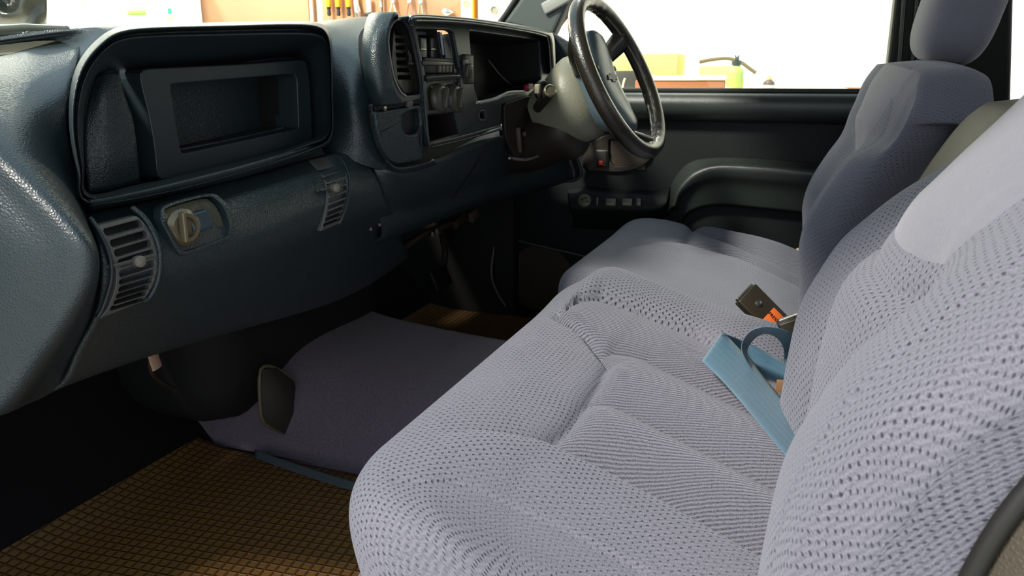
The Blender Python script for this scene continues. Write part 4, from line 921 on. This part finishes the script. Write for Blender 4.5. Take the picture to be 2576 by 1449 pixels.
# ashtray / cup-holder panel
oA = Y(1005, 345, .628); nA = Vector((-.12, -1, -.02)).normalized()
def aa(*pts, off=0): return [PL(px, py, oA+nA*off, nA) for px, py in pts]
rec = rnd(aa((1013, 290), (1022, 283), (1052, 275), (1057, 282), (1061, 315), (1052, 334), (1026, 340), (1013, 326)), .008)
plate('storage_door', rnd(aa((944, 282), (1060, 262), (1066, 300), (1064, 405), (1000, 415), (978, 402), (962, 370), (950, 329)), .010), [rec], oA, nA, DASH, dash, depth=.014, bevel=.004)
boxhole('finger_recess', [p-nA*.004 for p in rec], .020, DASH, dash, nA)
tube('storage_door_gap', aa((946, 272), (1000, 265), (1056, 254), off=-.002), .0040, DARK, dash, n=6)
box('panel_clip', PL(1030, 262, oA+nA*.003, nA), (.014, .006, .010), VENTM, dash, bevel=.001)
lathe('trim_screw', [(.004, 0), (.004, .002), (0, .003)], PL(967, 273, oA+nA*.002, nA), nA, METAL, dash, n=10)
plate('storage_bezel', rnd(aa((935, 262), (1068, 240), (1076, 300), (1076, 415), (1000, 425), (972, 410), (955, 372), (940, 325), off=-.012), .010), [], oA-nA*.012, nA, BLACK, dash, depth=.01, bevel=.003)
loft('pod_lower_lip', [aa((972, 400), (985, 412), (1003, 419), (1040, 414), (1090, 400), off=.004), aa((976, 408), (988, 418), (1006, 424), (1042, 419), (1094, 404), off=.010), aa((978, 418), (992, 430), (1012, 436), (1046, 430), (1098, 414), off=.004)], DASHS, dash, face=(0, -1, 0), solid=.003)
# far dash corner vent by the pillar
fv = plate('corner_vent', rnd([Y(q[0], q[1], .70) for q in ((1391, 84), (1400, 88), (1408, 104), (1404, 130), (1396, 150), (1390, 120))], .006), [], Y(1396, 110, .70), (0, -1, 0), DASHS, dash, depth=.05, bevel=.004)
for k in range(4): box('vent_slat', Y(1397, 100+k*10, .695), (.030, .006, .004), VENTM, fv, bevel=.001)
loft('dash_far_end', [YY([(1372, 74, .74), (1396, 84, .74), (1440, 110, .76)]), YY([(1380, 90, .70), (1402, 110, .70), (1450, 140, .74)]), YY([(1384, 190, .70), (1410, 200, .70), (1450, 210, .74)]), YY([(1380, 280, .70), (1415, 290, .70), (1450, 300, .74)])], DASH, dash, face=(0, -1, 0))
# --- things under the dash
u = thing('wire_connector', 'small pale square connector dangling under the dash centre', 'connector', Y(984, 590, .74))
box('plug', Y(984, 590, .74), (.020, .012, .020), mat('cream plug plastic', (.42, .33, .24), .6), u, bevel=.002, rot=Matrix.Rotation(.5, 3, 'Y'))
tube('cable', [Y(984, 598, .745), Y(992, 615, .76), Y(1015, 628, .78)], .003, WARM, u, n=6)
u = thing('dash_bracket', 'brown steel brace running under the driver side of the dash', 'bracket', Y(1100, 590, .78))
BRW = mat('brown steel brace', (.055, .038, .024), .5, metal=.3)
tube('brace_bar', [Y(1000, 625, .80), Y(1022, 618, .80), Y(1060, 592, .80), Y(1100, 575, .80), Y(1135, 562, .80), Y(1200, 540, .80)], .009, BRW, u, n=8)
box('brace_plate', Y(1155, 553, .79), (.060, .012, .022), BRW, u, bevel=.002, rot=Matrix.Rotation(-.35, 3, 'Y'))
box('brace_socket', Y(1190, 541, .785), (.034, .014, .026), mat('grey-brown socket', (.08, .06, .045), .5), u, bevel=.002, rot=Matrix.Rotation(-.35, 3, 'Y'))
for q in ((1085, 590), (1096, 583)): lathe('bolt', [(.006, 0), (.006, .004), (0, .0045)], Y(*q, .785), (-.2, -1, .2), METAL, u, n=8)
u = thing('brake_pedal', 'dark brake pedal hanging in the driver footwell', 'pedal', Y(1105, 700, 1.0))
tube('pedal_arm', [Y(1112, 590, .98), Y(1120, 640, .98), Y(1112, 690, .97)], .010, BRW, u, n=8)
box('pedal_pad', Y(1108, 700, .96), (.10, .015, .06), RUBBER, u, bevel=.004, rot=Matrix.Rotation(-.4, 3, 'X'))
u = thing('dash_harness', 'tan taped strap hanging below the near end of the dash', 'strap', Y(388, 900, .80))
tube('strap_piece', [Y(382, 868, .80), Y(386, 895, .80), Y(396, 926, .80)], .009, mat('tan tape', (.30, .19, .13), .7), u, n=8, flat=(1, .3, (1, 0, 0)))
tube('cable', [Y(378, 868, .81), Y(380, 930, .82), Y(398, 955, .84), Y(440, 980, .88)], .0035, WARM, u, n=6)
u = thing('carpet_flap', 'dark pocket-shaped carpet flap with stitched edge on the hump side', 'flap', Z(720, 1040, -.66))
fp = [Z(656, 930, -.64), Z(690, 925, -.62), Z(735, 960, -.60), Z(755, 1040, -.62), Z(778, 1100, -.64), Z(768, 1108, -.65), Z(710, 1088, -.66), Z(664, 1062, -.67), Z(654, 1010, -.66)]
FLP = mat('dark carpet flap', (.035, .028, .022), .8, bump=('noise', 500, .001))
fp = [Y(q[0], q[1], .90) for i, q in enumerate(((656, 930), (690, 925), (735, 960), (755, 1040), (778, 1100), (768, 1108), (710, 1088), (664, 1062), (654, 1010)))]; c = sum(fp, Vector())/len(fp); V = [c+Vector((-.006, -.014, .008))]+fp
o = mk('flap_panel', V, [(0, 1+i, 1+(i+1) % len(fp)) for i in range(len(fp))], FLP, u, solid=.004)
tube('flap_edge', fp, .0035, mat('olive edge binding', (.12, .10, .055), .6), u, n=6, closed=True, sub=3)
# ================= STEERING WHEEL AND COLUMN =================
WC = Vector((1.68, .390, .007)); WR = .170; TI = .452; YW = -.111
wa = Vector((math.cos(YW), math.sin(YW), 0)); wb = Vector((-math.sin(YW)*math.sin(TI), math.sin(TI)*math.cos(YW), math.cos(TI))); wn_ = wa.cross(wb)
if wn_.y > 0: wn_ = -wn_          # faces the driver
def wp(r, a, off=0): return WC+(wa*math.cos(a)+wb*math.sin(a))*r+wn_*off
LEA = mat('worn black leather', (.020, .017, .013), .26, spec=.6, bump=('noise', 260, .0008), coat=.3)
wheel = thing('steering_wheel', 'black leather steering wheel with glossy centre pad seen edge-on', 'steering wheel', WC)
n = 96; V = []; k = 14
for i in range(n):
    a = 2*math.pi*i/n
    grip = .0022*math.sin(a*34)*(1 if math.sin(a*2+.6) < .75 else 0)
    for j in range(k):
        t = 2*math.pi*j/k; rr = .0165+(grip*max(0, -math.cos(t)))
        V.append(wp(WR+rr*math.cos(t), a, .0175*math.sin(t)))
mk('rim', V, [((i*k+j), ((i+1) % n)*k+j, ((i+1) % n)*k+(j+1) % k, i*k+(j+1) % k) for i in range(n) for j in range(k)], LEA, wheel)
st_ = mat('grey thread', (.22, .20, .15), .7)
tube('rim_stitching', [wp(WR-.0165, a*.05-.8, .003) for a in range(40)], .0016, st_, wheel, n=6, sub=1)
PADM = mat('satin hub with sky reflection', (.09, .13, .155), .25, spec=.8, bump=('noise', 320, .0005))  # base colour lifted to stand in for the sky's reflection
# hub pad: dished shield
V = []; m1 = 40; rings = [(0, .034), (.35, .034), (.65, .031), (.85, .024), (.96, .012), (1.0, -.004), (.97, -.02), (.80, -.035)]
for f, h in rings:
    for i in range(m1):
        a = 2*math.pi*i/m1; e = abs(math.cos(a))**2.2; 
        R_ = .072+.048*e*(1 if math.sin(a) > -.2 else .9)
        sx_ = math.sin(a); x = (.070-.010*max(0, -sx_))*f*math.copysign(abs(math.cos(a))**.8, math.cos(a)); y = (.118 if sx_ > 0 else .120)*f*math.copysign(abs(sx_)**.8, sx_)
        V.append(WC+wa*x+wb*y+wn_*(h-.050+.02*(y/.1)**2))
mk('hub_pad', V, [((r*m1+i), r*m1+(i+1) % m1, (r+1)*m1+(i+1) % m1, (r+1)*m1+i) for r in range(len(rings)-1) for i in range(m1)]+[tuple(range(len(rings)*m1-1, (len(rings)-1)*m1-1, -1))], PADM, wheel)
em = mat('dark embossed emblem', (.010, .016, .020), .4)
# bow-tie shaped embossed emblem on the hub
def wq(u, v, off): return WC+wa*u+wb*v+wn_*off
bt = [(-.030, -.003), (-.024, .008), (-.009, .008), (-.009, .011), (.009, .011), (.009, .008), (.030, .008), (.024, -.003), (.009, -.003), (.009, -.008), (-.009, -.008), (-.009, -.003)]
plate('hub_emblem', [wq(u, v+.004, -.0135) for u, v in bt], [], wq(0, 0, -.0135), wn_, em, wheel, depth=.004, bevel=.0006)
for a0, w in ((.62, .026), (math.pi-.62, .026), (-1.25, .020), (math.pi+1.25, .020)):
    pts = [wp(.072, a0, -.060), wp(.120, a0, -.040), wp(WR-.004, a0, 0)]
    tube('spoke', pts, [w*.7, w*.8, w*1.1], LEA, wheel, n=12, flat=(1.0, .55, tuple(wp(1, a0+math.pi/2)-WC)))
for s in (1, -1): box('horn_button', wq(.050*s, .03, -.020), (.014, .012, .005), BLACK, wheel, bevel=.003, rot=Matrix((wa, wb, wn_)).transposed())
# column with pale shroud
colm = thing('steering_column', 'steering column with pale rounded shroud, stalk and open lower cover behind the wheel', 'steering column', (1.66, .55, -.12))
SHR = mat('khaki grey shroud', (.20, .20, .15), .42, bump=('noise', 200, .0006))
ax = -wn_
def cc(d, r, n_=14, sx=1., sz=1., dz=0, dx=0): return [WC+ax*d+wa*(r*sx*math.cos(2*math.pi*i/n_)+dx)+wb*(r*sz*math.sin(2*math.pi*i/n_)+dz) for i in range(n_)]
loft('shroud', [cc(.060, .052), cc(.066, .072, sz=1.0), cc(.085, .086, sz=1.05), cc(.11, .092, sz=1.0, dz=-.004), cc(.16, .080, sz=.95, dz=-.01), cc(.20, .06)], SHR, colm, closed=True, solid=0, nu=3, nv=5)
loft('lower_cover', [cc(.11, .060, dz=-.03, sz=.9), cc(.15, .075, dz=-.045, sz=.95), cc(.21, .070, dz=-.045, sz=.9), cc(.28, .06, dz=-.04), cc(.36, .05, dz=-.02)], WARM, colm, closed=True, solid=0, nu=3, nv=5)
tube('column_shaft', [WC+ax*.02, WC+ax*.30, Vector((1.66, .95, -.28))], .030, WARM, colm, n=12, sub=3)
# stalk pointing at the camera side
s0 = Y(1352, 272, .52); s1 = Y(1384, 229, .475)
stk = tube('stalk', [s0, s0.lerp(s1, .5), s1], [.010, .012, .0125], WARM, colm, n=16)
d = (s1-s0).normalized()
lathe('stalk_cap', [(.013, 0), (.013, .004), (.0105, .0065), (.0095, .0040), (0, .0045)], s1-d*.002, d, mat('olive metal ring', (.13, .12, .08), .3, metal=.5), stk, n=24)
box('stalk_switch', Y(1352, 224, .50), (.010, .010, .018), mat('ivory nub', (.30, .26, .18), .5), stk, bevel=.002)
hz = lathe('collar', [(.022, 0), (.024, .008), (.020, .014), (.015, .015), (.013, .006), (0, .006)], Y(1362, 232, .53), (-.5, -1, .3), WARM, colm, n=24)
box('hazard_button', Y(1325, 221, .60), (.016, .012, .016), mat('red hazard button', (.28, .0, .04), .3), colm, bevel=.004)
box('hazard_cap', Y(1335, 217, .59), (.008, .010, .012), mat('pink white edge', (.6, .42, .40), .5), colm, bevel=.003)
# open bay under the column with clips
bay = [(1268, 262), (1330, 240), (1372, 260), (1400, 330), (1405, 372), (1350, 392), (1295, 396), (1272, 345)]
oB = Y(1335, 330, .585); nB = Vector((-.25, -1, -.05)).normalized()
def bb(*pts, off=0): return [PL(px, py, oB+nB*off, nB) for px, py in pts]
plate('column_cover_plate', rnd(bb(*bay), .012), [rnd(bb((1300, 332), (1350, 312), (1372, 330), (1370, 368), (1330, 382), (1308, 375)), .004)], oB, nB, WARM, colm, depth=.010, bevel=.003)
boxhole('cover_well', [p-nB*.006 for p in bb((1300, 332), (1350, 312), (1372, 330), (1370, 368), (1330, 382), (1308, 375))], .04, DARK, colm, nB)
CL = mat('brown-grey clip', (.075, .058, .045), .45)
for (px, py, w, h) in ((1306, 352, .010, .056), (1335, 348, .016, .050), (1352, 328, .012, .020), (1364, 338, .010, .028), (1322, 335, .020, .010)):
    box('column_clip', PL(px, py, oB+nB*.002, nB), (w, .010, h), CL, colm, bevel=.002, rot=Matrix.Rotation(-.25, 3, 'Y'))
tube('tilt_lever', YY([(1282, 398, .56), (1320, 402, .56), (1345, 396, .56), (1362, 388, .56)]), .0030, mat('steel lever edge', (.40, .42, .42), .25, metal=.6), colm, n=8)
tube('lever_tip', YY([(1355, 378, .56), (1362, 388, .56)]), .0028, METAL, colm, n=6)
box('blue_tell_tale', X(1442, 317, 1.95), (.010, .010, .008), mat('pale blue lens', (.15, .35, .5), .2), colm, bevel=.003)

# ================= OUTSIDE: GARAGE =================
XW = 4.6
PLAS = mat('cream painted wall', (.86, .84, .72), .9, mottle=(3, .03))
slab('wall_right', (XW, -6, -H), (XW+.12, 13, 2.6), PLAS)
slab('ground', (-4, -6, -H-.05), (XW+.1, 13, -H), mat('concrete slab', (.42, .41, .37), .9, mottle=(5, .15)))
slab('wall_back', (-2, 13, -H), (XW+.12, 13.1, 2.6), PLAS)
def wx(px, py, off=0): return X(px, py, XW-off)
def wboard(name, label, cat, px0, py0, px1, py1, m, off=.0, th=.02, group=None):
    a = wx(px0, py0, off); b = wx(px1, py1, off); lo = (XW-off-th, min(a.y, b.y), min(a.z, b.z)); hi = (XW-off, max(a.y, b.y), max(a.z, b.z))
    o = box(name, [(l+h)/2 for l, h in zip(lo, hi)], [h-l for l, h in zip(lo, hi)], m, bevel=.002)
    return tag(o, label, cat, group)
TAN = mat('tan hardboard', (.44, .24, .135), .8, mottle=(4, .08)); PEG = mat('orange-brown pegboard', (.45, .20, .09), .75, mottle=(3, .08))
wboard('hardboard_panel', 'plain tan hardboard panel on the wall left of the tools', 'board', 478, -190, 782, 75, TAN, .002, .012)
wboard('pegboard', 'orange-brown tool board carrying hand tools above the dash', 'board', 800, -190, 1212, 110, PEG, .002, .012)
for px, lab in ((470, 'thin wooden batten at the left edge of the tan hardboard panel'), (790, 'brown wooden batten between the hardboard and the tool board')):
    wboard('wall_batten', lab, 'batten', px-6, -190, px+7, 90, mat('brown batten', (.26, .14, .07), .8), .0, .035)
wboard('wall_batten', 'tan wooden batten at the right edge of the tool board', 'batten', 1206, -190, 1216, 100, mat('tan batten', (.55, .36, .18), .8), .0, .035)
# tools
YEL = mat('yellow handle plastic', (.62, .38, .01), .35); CHR = mat('chrome', (.75, .75, .72), .2, metal=1)
grp = 'tools hanging on the tool board'
for px, lab in ((827, 'leftmost of the three yellow-handled screwdrivers on the tool board'), (851, 'middle of the three yellow-handled screwdrivers on the tool board'), (877, 'rightmost of the three yellow-handled screwdrivers on the tool board')):
    c = wx(px, 18, .05); t = thing('screwdriver', lab, 'screwdriver', c, grp)
    lathe('handle', [(.010, -.002), (.016, .0), (.018, .02), (.018, .10), (.012, .125), (0, .128)], c, (0, 0, 1), YEL, t, n=12)
    lathe('ferrule', [(.006, -.055), (.012, -.05), (.013, -.03), (.010, -.02), (.015, .0), (.010, .001)], c, (0, 0, 1), BLACK, t, n=12)
    tube('blade', [c-Vector((0, 0, .05)), c-Vector((0, 0, .10))], .0045, CHR, t, n=8, sub=1)
def pliers(px, py, lab, hm, open_=.020, s=1.):
    c = wx(px, py, .04); t = thing('pliers', lab, 'pliers', c, grp)
    for sg in (-1, 1):
        tube('handle', [c+Vector((0, sg*.004, .0)), c+Vector((0, sg*open_*.8*s, -.04*s)), c+Vector((0, sg*open_*1.25*s, -.09*s)), c+Vector((0, sg*open_*1.1*s, -.13*s))], [.005, .006, .006, .005], hm, t, n=8)
        tube('jaw', [c+Vector((0, -sg*.006, 0)), c+Vector((0, -sg*.006, .03)), c+Vector((0, -sg*.002, .055))], [.009, .008, .003], CHR, t, n=8)
    lathe('pivot', [(.010, 0), (.010, .012), (0, .013)], c+Vector((.006, 0, 0)), (-1, 0, 0), METAL, t, n=12)
pliers(988, 8, 'pliers with cream handles, leftmost pair on the tool board', mat('cream grips', (.75, .55, .38), .5))
pliers(1030, 6, 'pliers with red grips in the middle of the tool board', mat('red grips', (.55, .16, .10), .5))
pliers(1058, 8, 'pliers with olive grey handles right of the red pair', mat('olive grips', (.32, .30, .18), .5), open_=.016)
c = wx(898, 16, .04); t = thing('locking_pliers', 'large shiny locking pliers right of the yellow screwdrivers', 'pliers', c, grp)
tube('body', [c+Vector((0, 0, .08)), c+Vector((0, .004, .02)), c+Vector((0, -.006, -.04))], [.012, .018, .024], CHR, t, n=10)
tube('jaw', [c+Vector((0, .01, -.035)), c+Vector((0, .012, -.07))], [.012, .005], CHR, t, n=8); tube('jaw', [c+Vector((0, -.014, -.04)), c+Vector((0, -.016, -.075))], [.012, .005], CHR, t, n=8)
c = wx(928, 12, .04); t = thing('utility_knife', 'white-handled cutter hanging beside the locking pliers', 'knife', c, grp)
box('handle', c, (.018, .030, .09), mat('white plastic', (.85, .84, .8), .4), t, bevel=.006); box('tip', c-Vector((0, -.012, .058)), (.014, .05, .026), WARM, t, bevel=.006)
c = wx(959, 10, .04); t = thing('file', 'slim dark-handled file on the tool board', 'file', c, grp)
tube('handle', [c+Vector((0, 0, .06)), c-Vector((0, 0, .05))], .010, mat('dark olive handle', (.08, .08, .05), .5), t, n=8, sub=1); tube('label_band', [c+Vector((-.004, 0, .03)), c-Vector((.004, 0, .02))], .0085, mat('grey band', (.5, .5, .45), .5), t, n=8, sub=1)
c = wx(1124, 30, .04); t = thing('metal_fitting', 'shiny lozenge-shaped metal fitting low on the tool board', 'fitting', c, grp)
lathe('body', [(0, -.045), (.010, -.035), (.026, -.008), (.026, .008), (.010, .035), (0, .045)], c, (0, 1, .1), CHR, t, n=14)
c = wx(1176, -20, .03); t = thing('spirit_level', 'white and yellow spirit level hanging upright on the tool board', 'level', c, grp)
box('body', c, (.03, .075, .44), mat('white level body', (.90, .90, .84), .4), t, bevel=.003); box('edge', c+Vector((0, -.040, 0)), (.032, .010, .44), YEL, t, bevel=.002)
lathe('vial_ring', [(.022, 0), (.022, .004), (.016, .005), (.015, .001), (0, .001)], wx(1173, 10, .046), (-1, 0, 0), mat('brass ring', (.6, .5, .22), .4), t, n=20)
c = wx(1243, 0, .02); t = thing('wall_cabinet', 'white narrow cabinet side with a round bolt right of the tool board', 'cabinet', c)
box('body', wx(1244, -30, .05), (.10, .17, .50), mat('white enamel', (.9, .9, .84), .5), t, bevel=.004)
lathe('bolt', [(.028, 0), (.028, .006), (.018, .006), (.017, .001), (0, .001)], wx(1243, 25, .103), (-1, 0, 0), mat('grey steel nut', (.28, .27, .2), .5), t, n=6)
tube('post', [wx(1222, -150, .06), wx(1222, 90, .06)], .018, mat('tan conduit', (.45, .36, .22), .6), t, n=8, sub=1)
# cardboard cartons on the left with coloured labels
c = thing('carton', 'white carton with a green square and red print by the tan panel', 'box', wx(440, 60, .2))
box('body', wx(437, 20, .2), (.3, .20, .45), mat('white card', (.9, .88, .8), .8), c, bevel=.004)
box('green_square', wx(427, 28, .352), (.004, .03, .036), mat('green ink', (.02, .42, .20), .6), c, bevel=0)
box('red_print', wx(430, 46, .352), (.004, .060, .030), mat('faded red ink', (.70, .36, .26), .7), c, bevel=0)
c = thing('plastic_bag', 'pale bag with a lime green streak lying left of the carton', 'bag', wx(350, 60, .2))
pillow('bag', wx(300, 50, .18), (.22, .36, .20), mat('milky plastic', (.90, .90, .82), .4), c); pillow('green_streak', wx(352, 32, .30), (.06, .20, .035), mat('lime plastic', (.30, .62, .08), .5), c)
tag(tube('wall_cable', [wx(200, -20, .01), wx(215, 12, .01), wx(238, 29, .01)], .006, mat('grey cable', (.45, .45, .30), .6), None, n=6), 'thin curved cable on the white wall above the bonnet', 'cable')
# black sheet draped over the bonnet's front, cowl and wiper beyond the screen
FOIL = mat('crinkled black polythene', (.020, .024, .016), .22, spec=.8)
rows_ = []
for j in range(9):
    r = []
    for i in range(13):
        px = -260+i*31.5; py = -130+j*24
        r.append(X(px, py, 1.75+.035*random.uniform(-1, 1)+.10*(j/9)))
    rows_.append(r)
o = loft('bin_liner', rows_, FOIL, None, face=(-1, -1, .3), nu=4, nv=4, solid=.001); tag(o, 'crinkled glossy black plastic sheet outside the windscreen at far left', 'plastic sheet')
body = thing('bonnet', 'dusty beige-grey bonnet and cowl strip outside the windscreen', 'bonnet', (1.3, 1.8, -.2))
COWL = mat('dusty olive cowl plastic', (.17, .17, .11), .55, bump=('noise', 60, .003)); BON = mat('dusty bonnet', (.32, .29, .20), .5)
loft('cowl', [[Vector((x, 1.32, .045-.01*abs(x-1.3))) for x in (.3, .8, 1.3, 1.8, 2.25)], [Vector((x, 1.42, .085-.01*abs(x-1.3))) for x in (.3, .8, 1.3, 1.8, 2.25)], [Vector((x, 1.55, .108-.012*abs(x-1.3))) for x in (.3, .8, 1.3, 1.8, 2.25)]], COWL, body, face=(0, -.2, 1))
loft('bonnet_skin', [[Vector((x, 1.56, .100-.02*abs(x-1.3))) for x in (.3, .8, 1.3, 1.8, 2.25)], [Vector((x, 2.0, .095-.03*abs(x-1.3))) for x in (.3, .8, 1.3, 1.8, 2.25)], [Vector((x, 2.6, .02-.03*abs(x-1.3))) for x in (.3, .8, 1.3, 1.8, 2.25)]], BON, body, face=(0, 0, 1))
wpv = thing('wiper', 'black wiper arm lying along the base of the windscreen', 'wiper', (1.2, 1.36, .1))
tube('blade', [Y(-150, 96, 1.36), Y(60, 88, 1.36), Y(140, 84, 1.36), Y(200, 78, 1.36)], .006, RUBBER, wpv, n=8)
tube('arm', [Y(-150, 80, 1.34), Y(0, 74, 1.34), Y(60, 70, 1.34), Y(110, 72, 1.34), Y(170, 74, 1.34)], .007, mat('worn wiper arm', (.16, .16, .12), .35), wpv, n=8)
tube('link', [Y(62, 88, 1.345), Y(70, 78, 1.34), Y(95, 72, 1.34)], .005, CHR, wpv, n=6)
# ---- workbench beyond the driver's window
XB = 3.7
def bxp(px, py, off=0): return X(px, py, XB+off)
def bcarton(name, label, cat, px0, py0, px1, py1, m, dep, off=0, bev=.004, group=None):
    a = bxp(px0, py0, off); b = bxp(px1, py1, off)
    o = box(name, (XB+off+dep/2, (a.y+b.y)/2, (a.z+b.z)/2), (dep, abs(a.y-b.y), abs(a.z-b.z)), m, bevel=bev); return tag(o, label, cat, group)
wb_ = thing('workbench', 'wooden workbench with white top edge seen through the driver window', 'workbench', (XB+.3, .6, -H))
WOOD = mat('orange pine', (.36, .13, .045), .7, mottle=(14, .15)); WHT = mat('white laminate', (.88, .87, .80), .5)
box('bench_top', (XB+.40, .30, -.075), (.80, 2.4, .03), WHT, wb_, bevel=.003)
for yy in (-.75, 1.35):
    for xx in (.06, .72): box('leg', (XB+xx, yy, -.685), (.08, .08, 1.185), WOOD, wb_, bevel=.004)
bcarton('wooden_board', 'orange pine board standing behind the steering wheel rim on the bench', 'board', 1598, 202, 1822, 236, WOOD, .02, .05)
bcarton('metal_rail', 'white metal rail lying along the top of the pine board', 'rail', 1630, 190, 1826, 201, mat('off-white rail', (.80, .80, .76), .35), .05, .04)
bcarton('yellow_carton', 'pale yellow carton left of the spray bottle, behind the wheel', 'box', 1535, 136, 1702, 192, mat('pale yellow card', (.60, .56, .19), .8), .25, .22)
bcarton('yellow_carton', 'smaller pale yellow carton directly behind the spray bottle', 'box', 1760, 166, 1830, 213, mat('pale yellow card', (.60, .56, .19), .8), .2, .22)
bcarton('machine_case', 'dark machine case with a pale handle behind the steering wheel hub', 'case', 1538, 178, 1600, 226, mat('dark case', (.045, .045, .035), .5), .09, .10)
tag(tube('case_strap', [bxp(1573, 196, .10), bxp(1568, 212, .10), bxp(1566, 228, .10)], .006, mat('pale strap', (.6, .55, .42), .6), None, n=6), 'pale upright lever on the dark case', 'lever')
tag(tube('air_hose', [bxp(1760, 156, .42), bxp(1790, 150, .42), bxp(1830, 147, .42), bxp(1862, 156, .42), bxp(1885, 172, .42), bxp(1902, 184, .42)], .009, mat('olive brown hose', (.12, .085, .03), .6), None, n=8), 'brown hose arching over the smaller yellow carton', 'hose')
wboard('wall_panel', 'pale cream leaning panel on the wall above the cartons', 'panel', 1742, 100, 1772, 146, mat('pale cream panel', (.78, .75, .50), .8), .05, .02)
def bottle(name, label, base, h, r, m, capm, spray=False):
    t = thing(name, label, 'bottle', base)
    lathe('body', [(r*.9, 0), (r, .006), (r, h*.45), (r*.96, h*.5), (r, h*.58), (r*.85, h*.68), (r*.45, h*.78), (r*.36, h*.80), (.0, h*.80)], base, (0, 0, 1), m, t, n=20)
    if spray:
        lathe('collar', [(r*.62, h*.79), (r*.62, h*.90), (r*.3, h*.905)], base, (0, 0, 1), capm, t, n=16)
        box('trigger_head', Vector(base)+Vector((0, .0, h*.965)), (.022, .022, h*.13), capm, t, bevel=.003, taper=.7)
        for s in (-1, 1): box('nozzle_prong', Vector(base)+Vector((0, s*.007, h*1.04)), (.010, .006, h*.05), capm, t, bevel=.001)
    else:
        lathe('cap', [(r*.5, h*.79), (r*.42, h*.88), (r*.2, h*1.02), (0, h*1.03)], base, (0, 0, 1), capm, t, n=14)
    return t
b0 = bxp(1844, 250, .0); b0 = Vector((XB+.05, b0.y, -.060)); 
tt = X(1846, 140, XB+.05); hgt = tt.z+.06
bt_ = bottle('spray_bottle', 'green and yellow spray bottle with black trigger top on the bench', b0, hgt/1.05, .036, mat('cloudy lime bottle', (.45, .62, .12), .3), mat('black green trigger', (.012, .035, .022), .4), True)
lathe('label', [(.0368, 0), (.0368, .055)], b0+Vector((0, 0, .012)), (0, 0, 1), mat('yellow green label', (.50, .60, .10), .5), bt_, n=20)
tb = X(1936, 189, XB+.05); b1 = Vector((XB+.05, tb.y, -.060))
b_ = bottle('glue_bottle', 'small dark bottle with amber nozzle right of the spray bottle', b1, (tb.z+.06)/1.03, .026, mat('brown label bottle', (.10, .07, .05), .5), mat('amber cap', (.70, .42, .12), .4))
lathe('label', [(.0268, 0), (.0268, .030)], b1+Vector((0, 0, .010)), (0, 0, 1), mat('white black label', (.62, .58, .52), .6), b_, n=16)
q = quad_prism('timber_offcut', [bxp(2112, 219, .1), bxp(2228, 221, .1), bxp(2228, 234, .1), bxp(2190, 232, .1)], (.03, 0, 0), WOOD); tag(q, 'thin pine offcut on the bench at the right end of the window', 'wood')
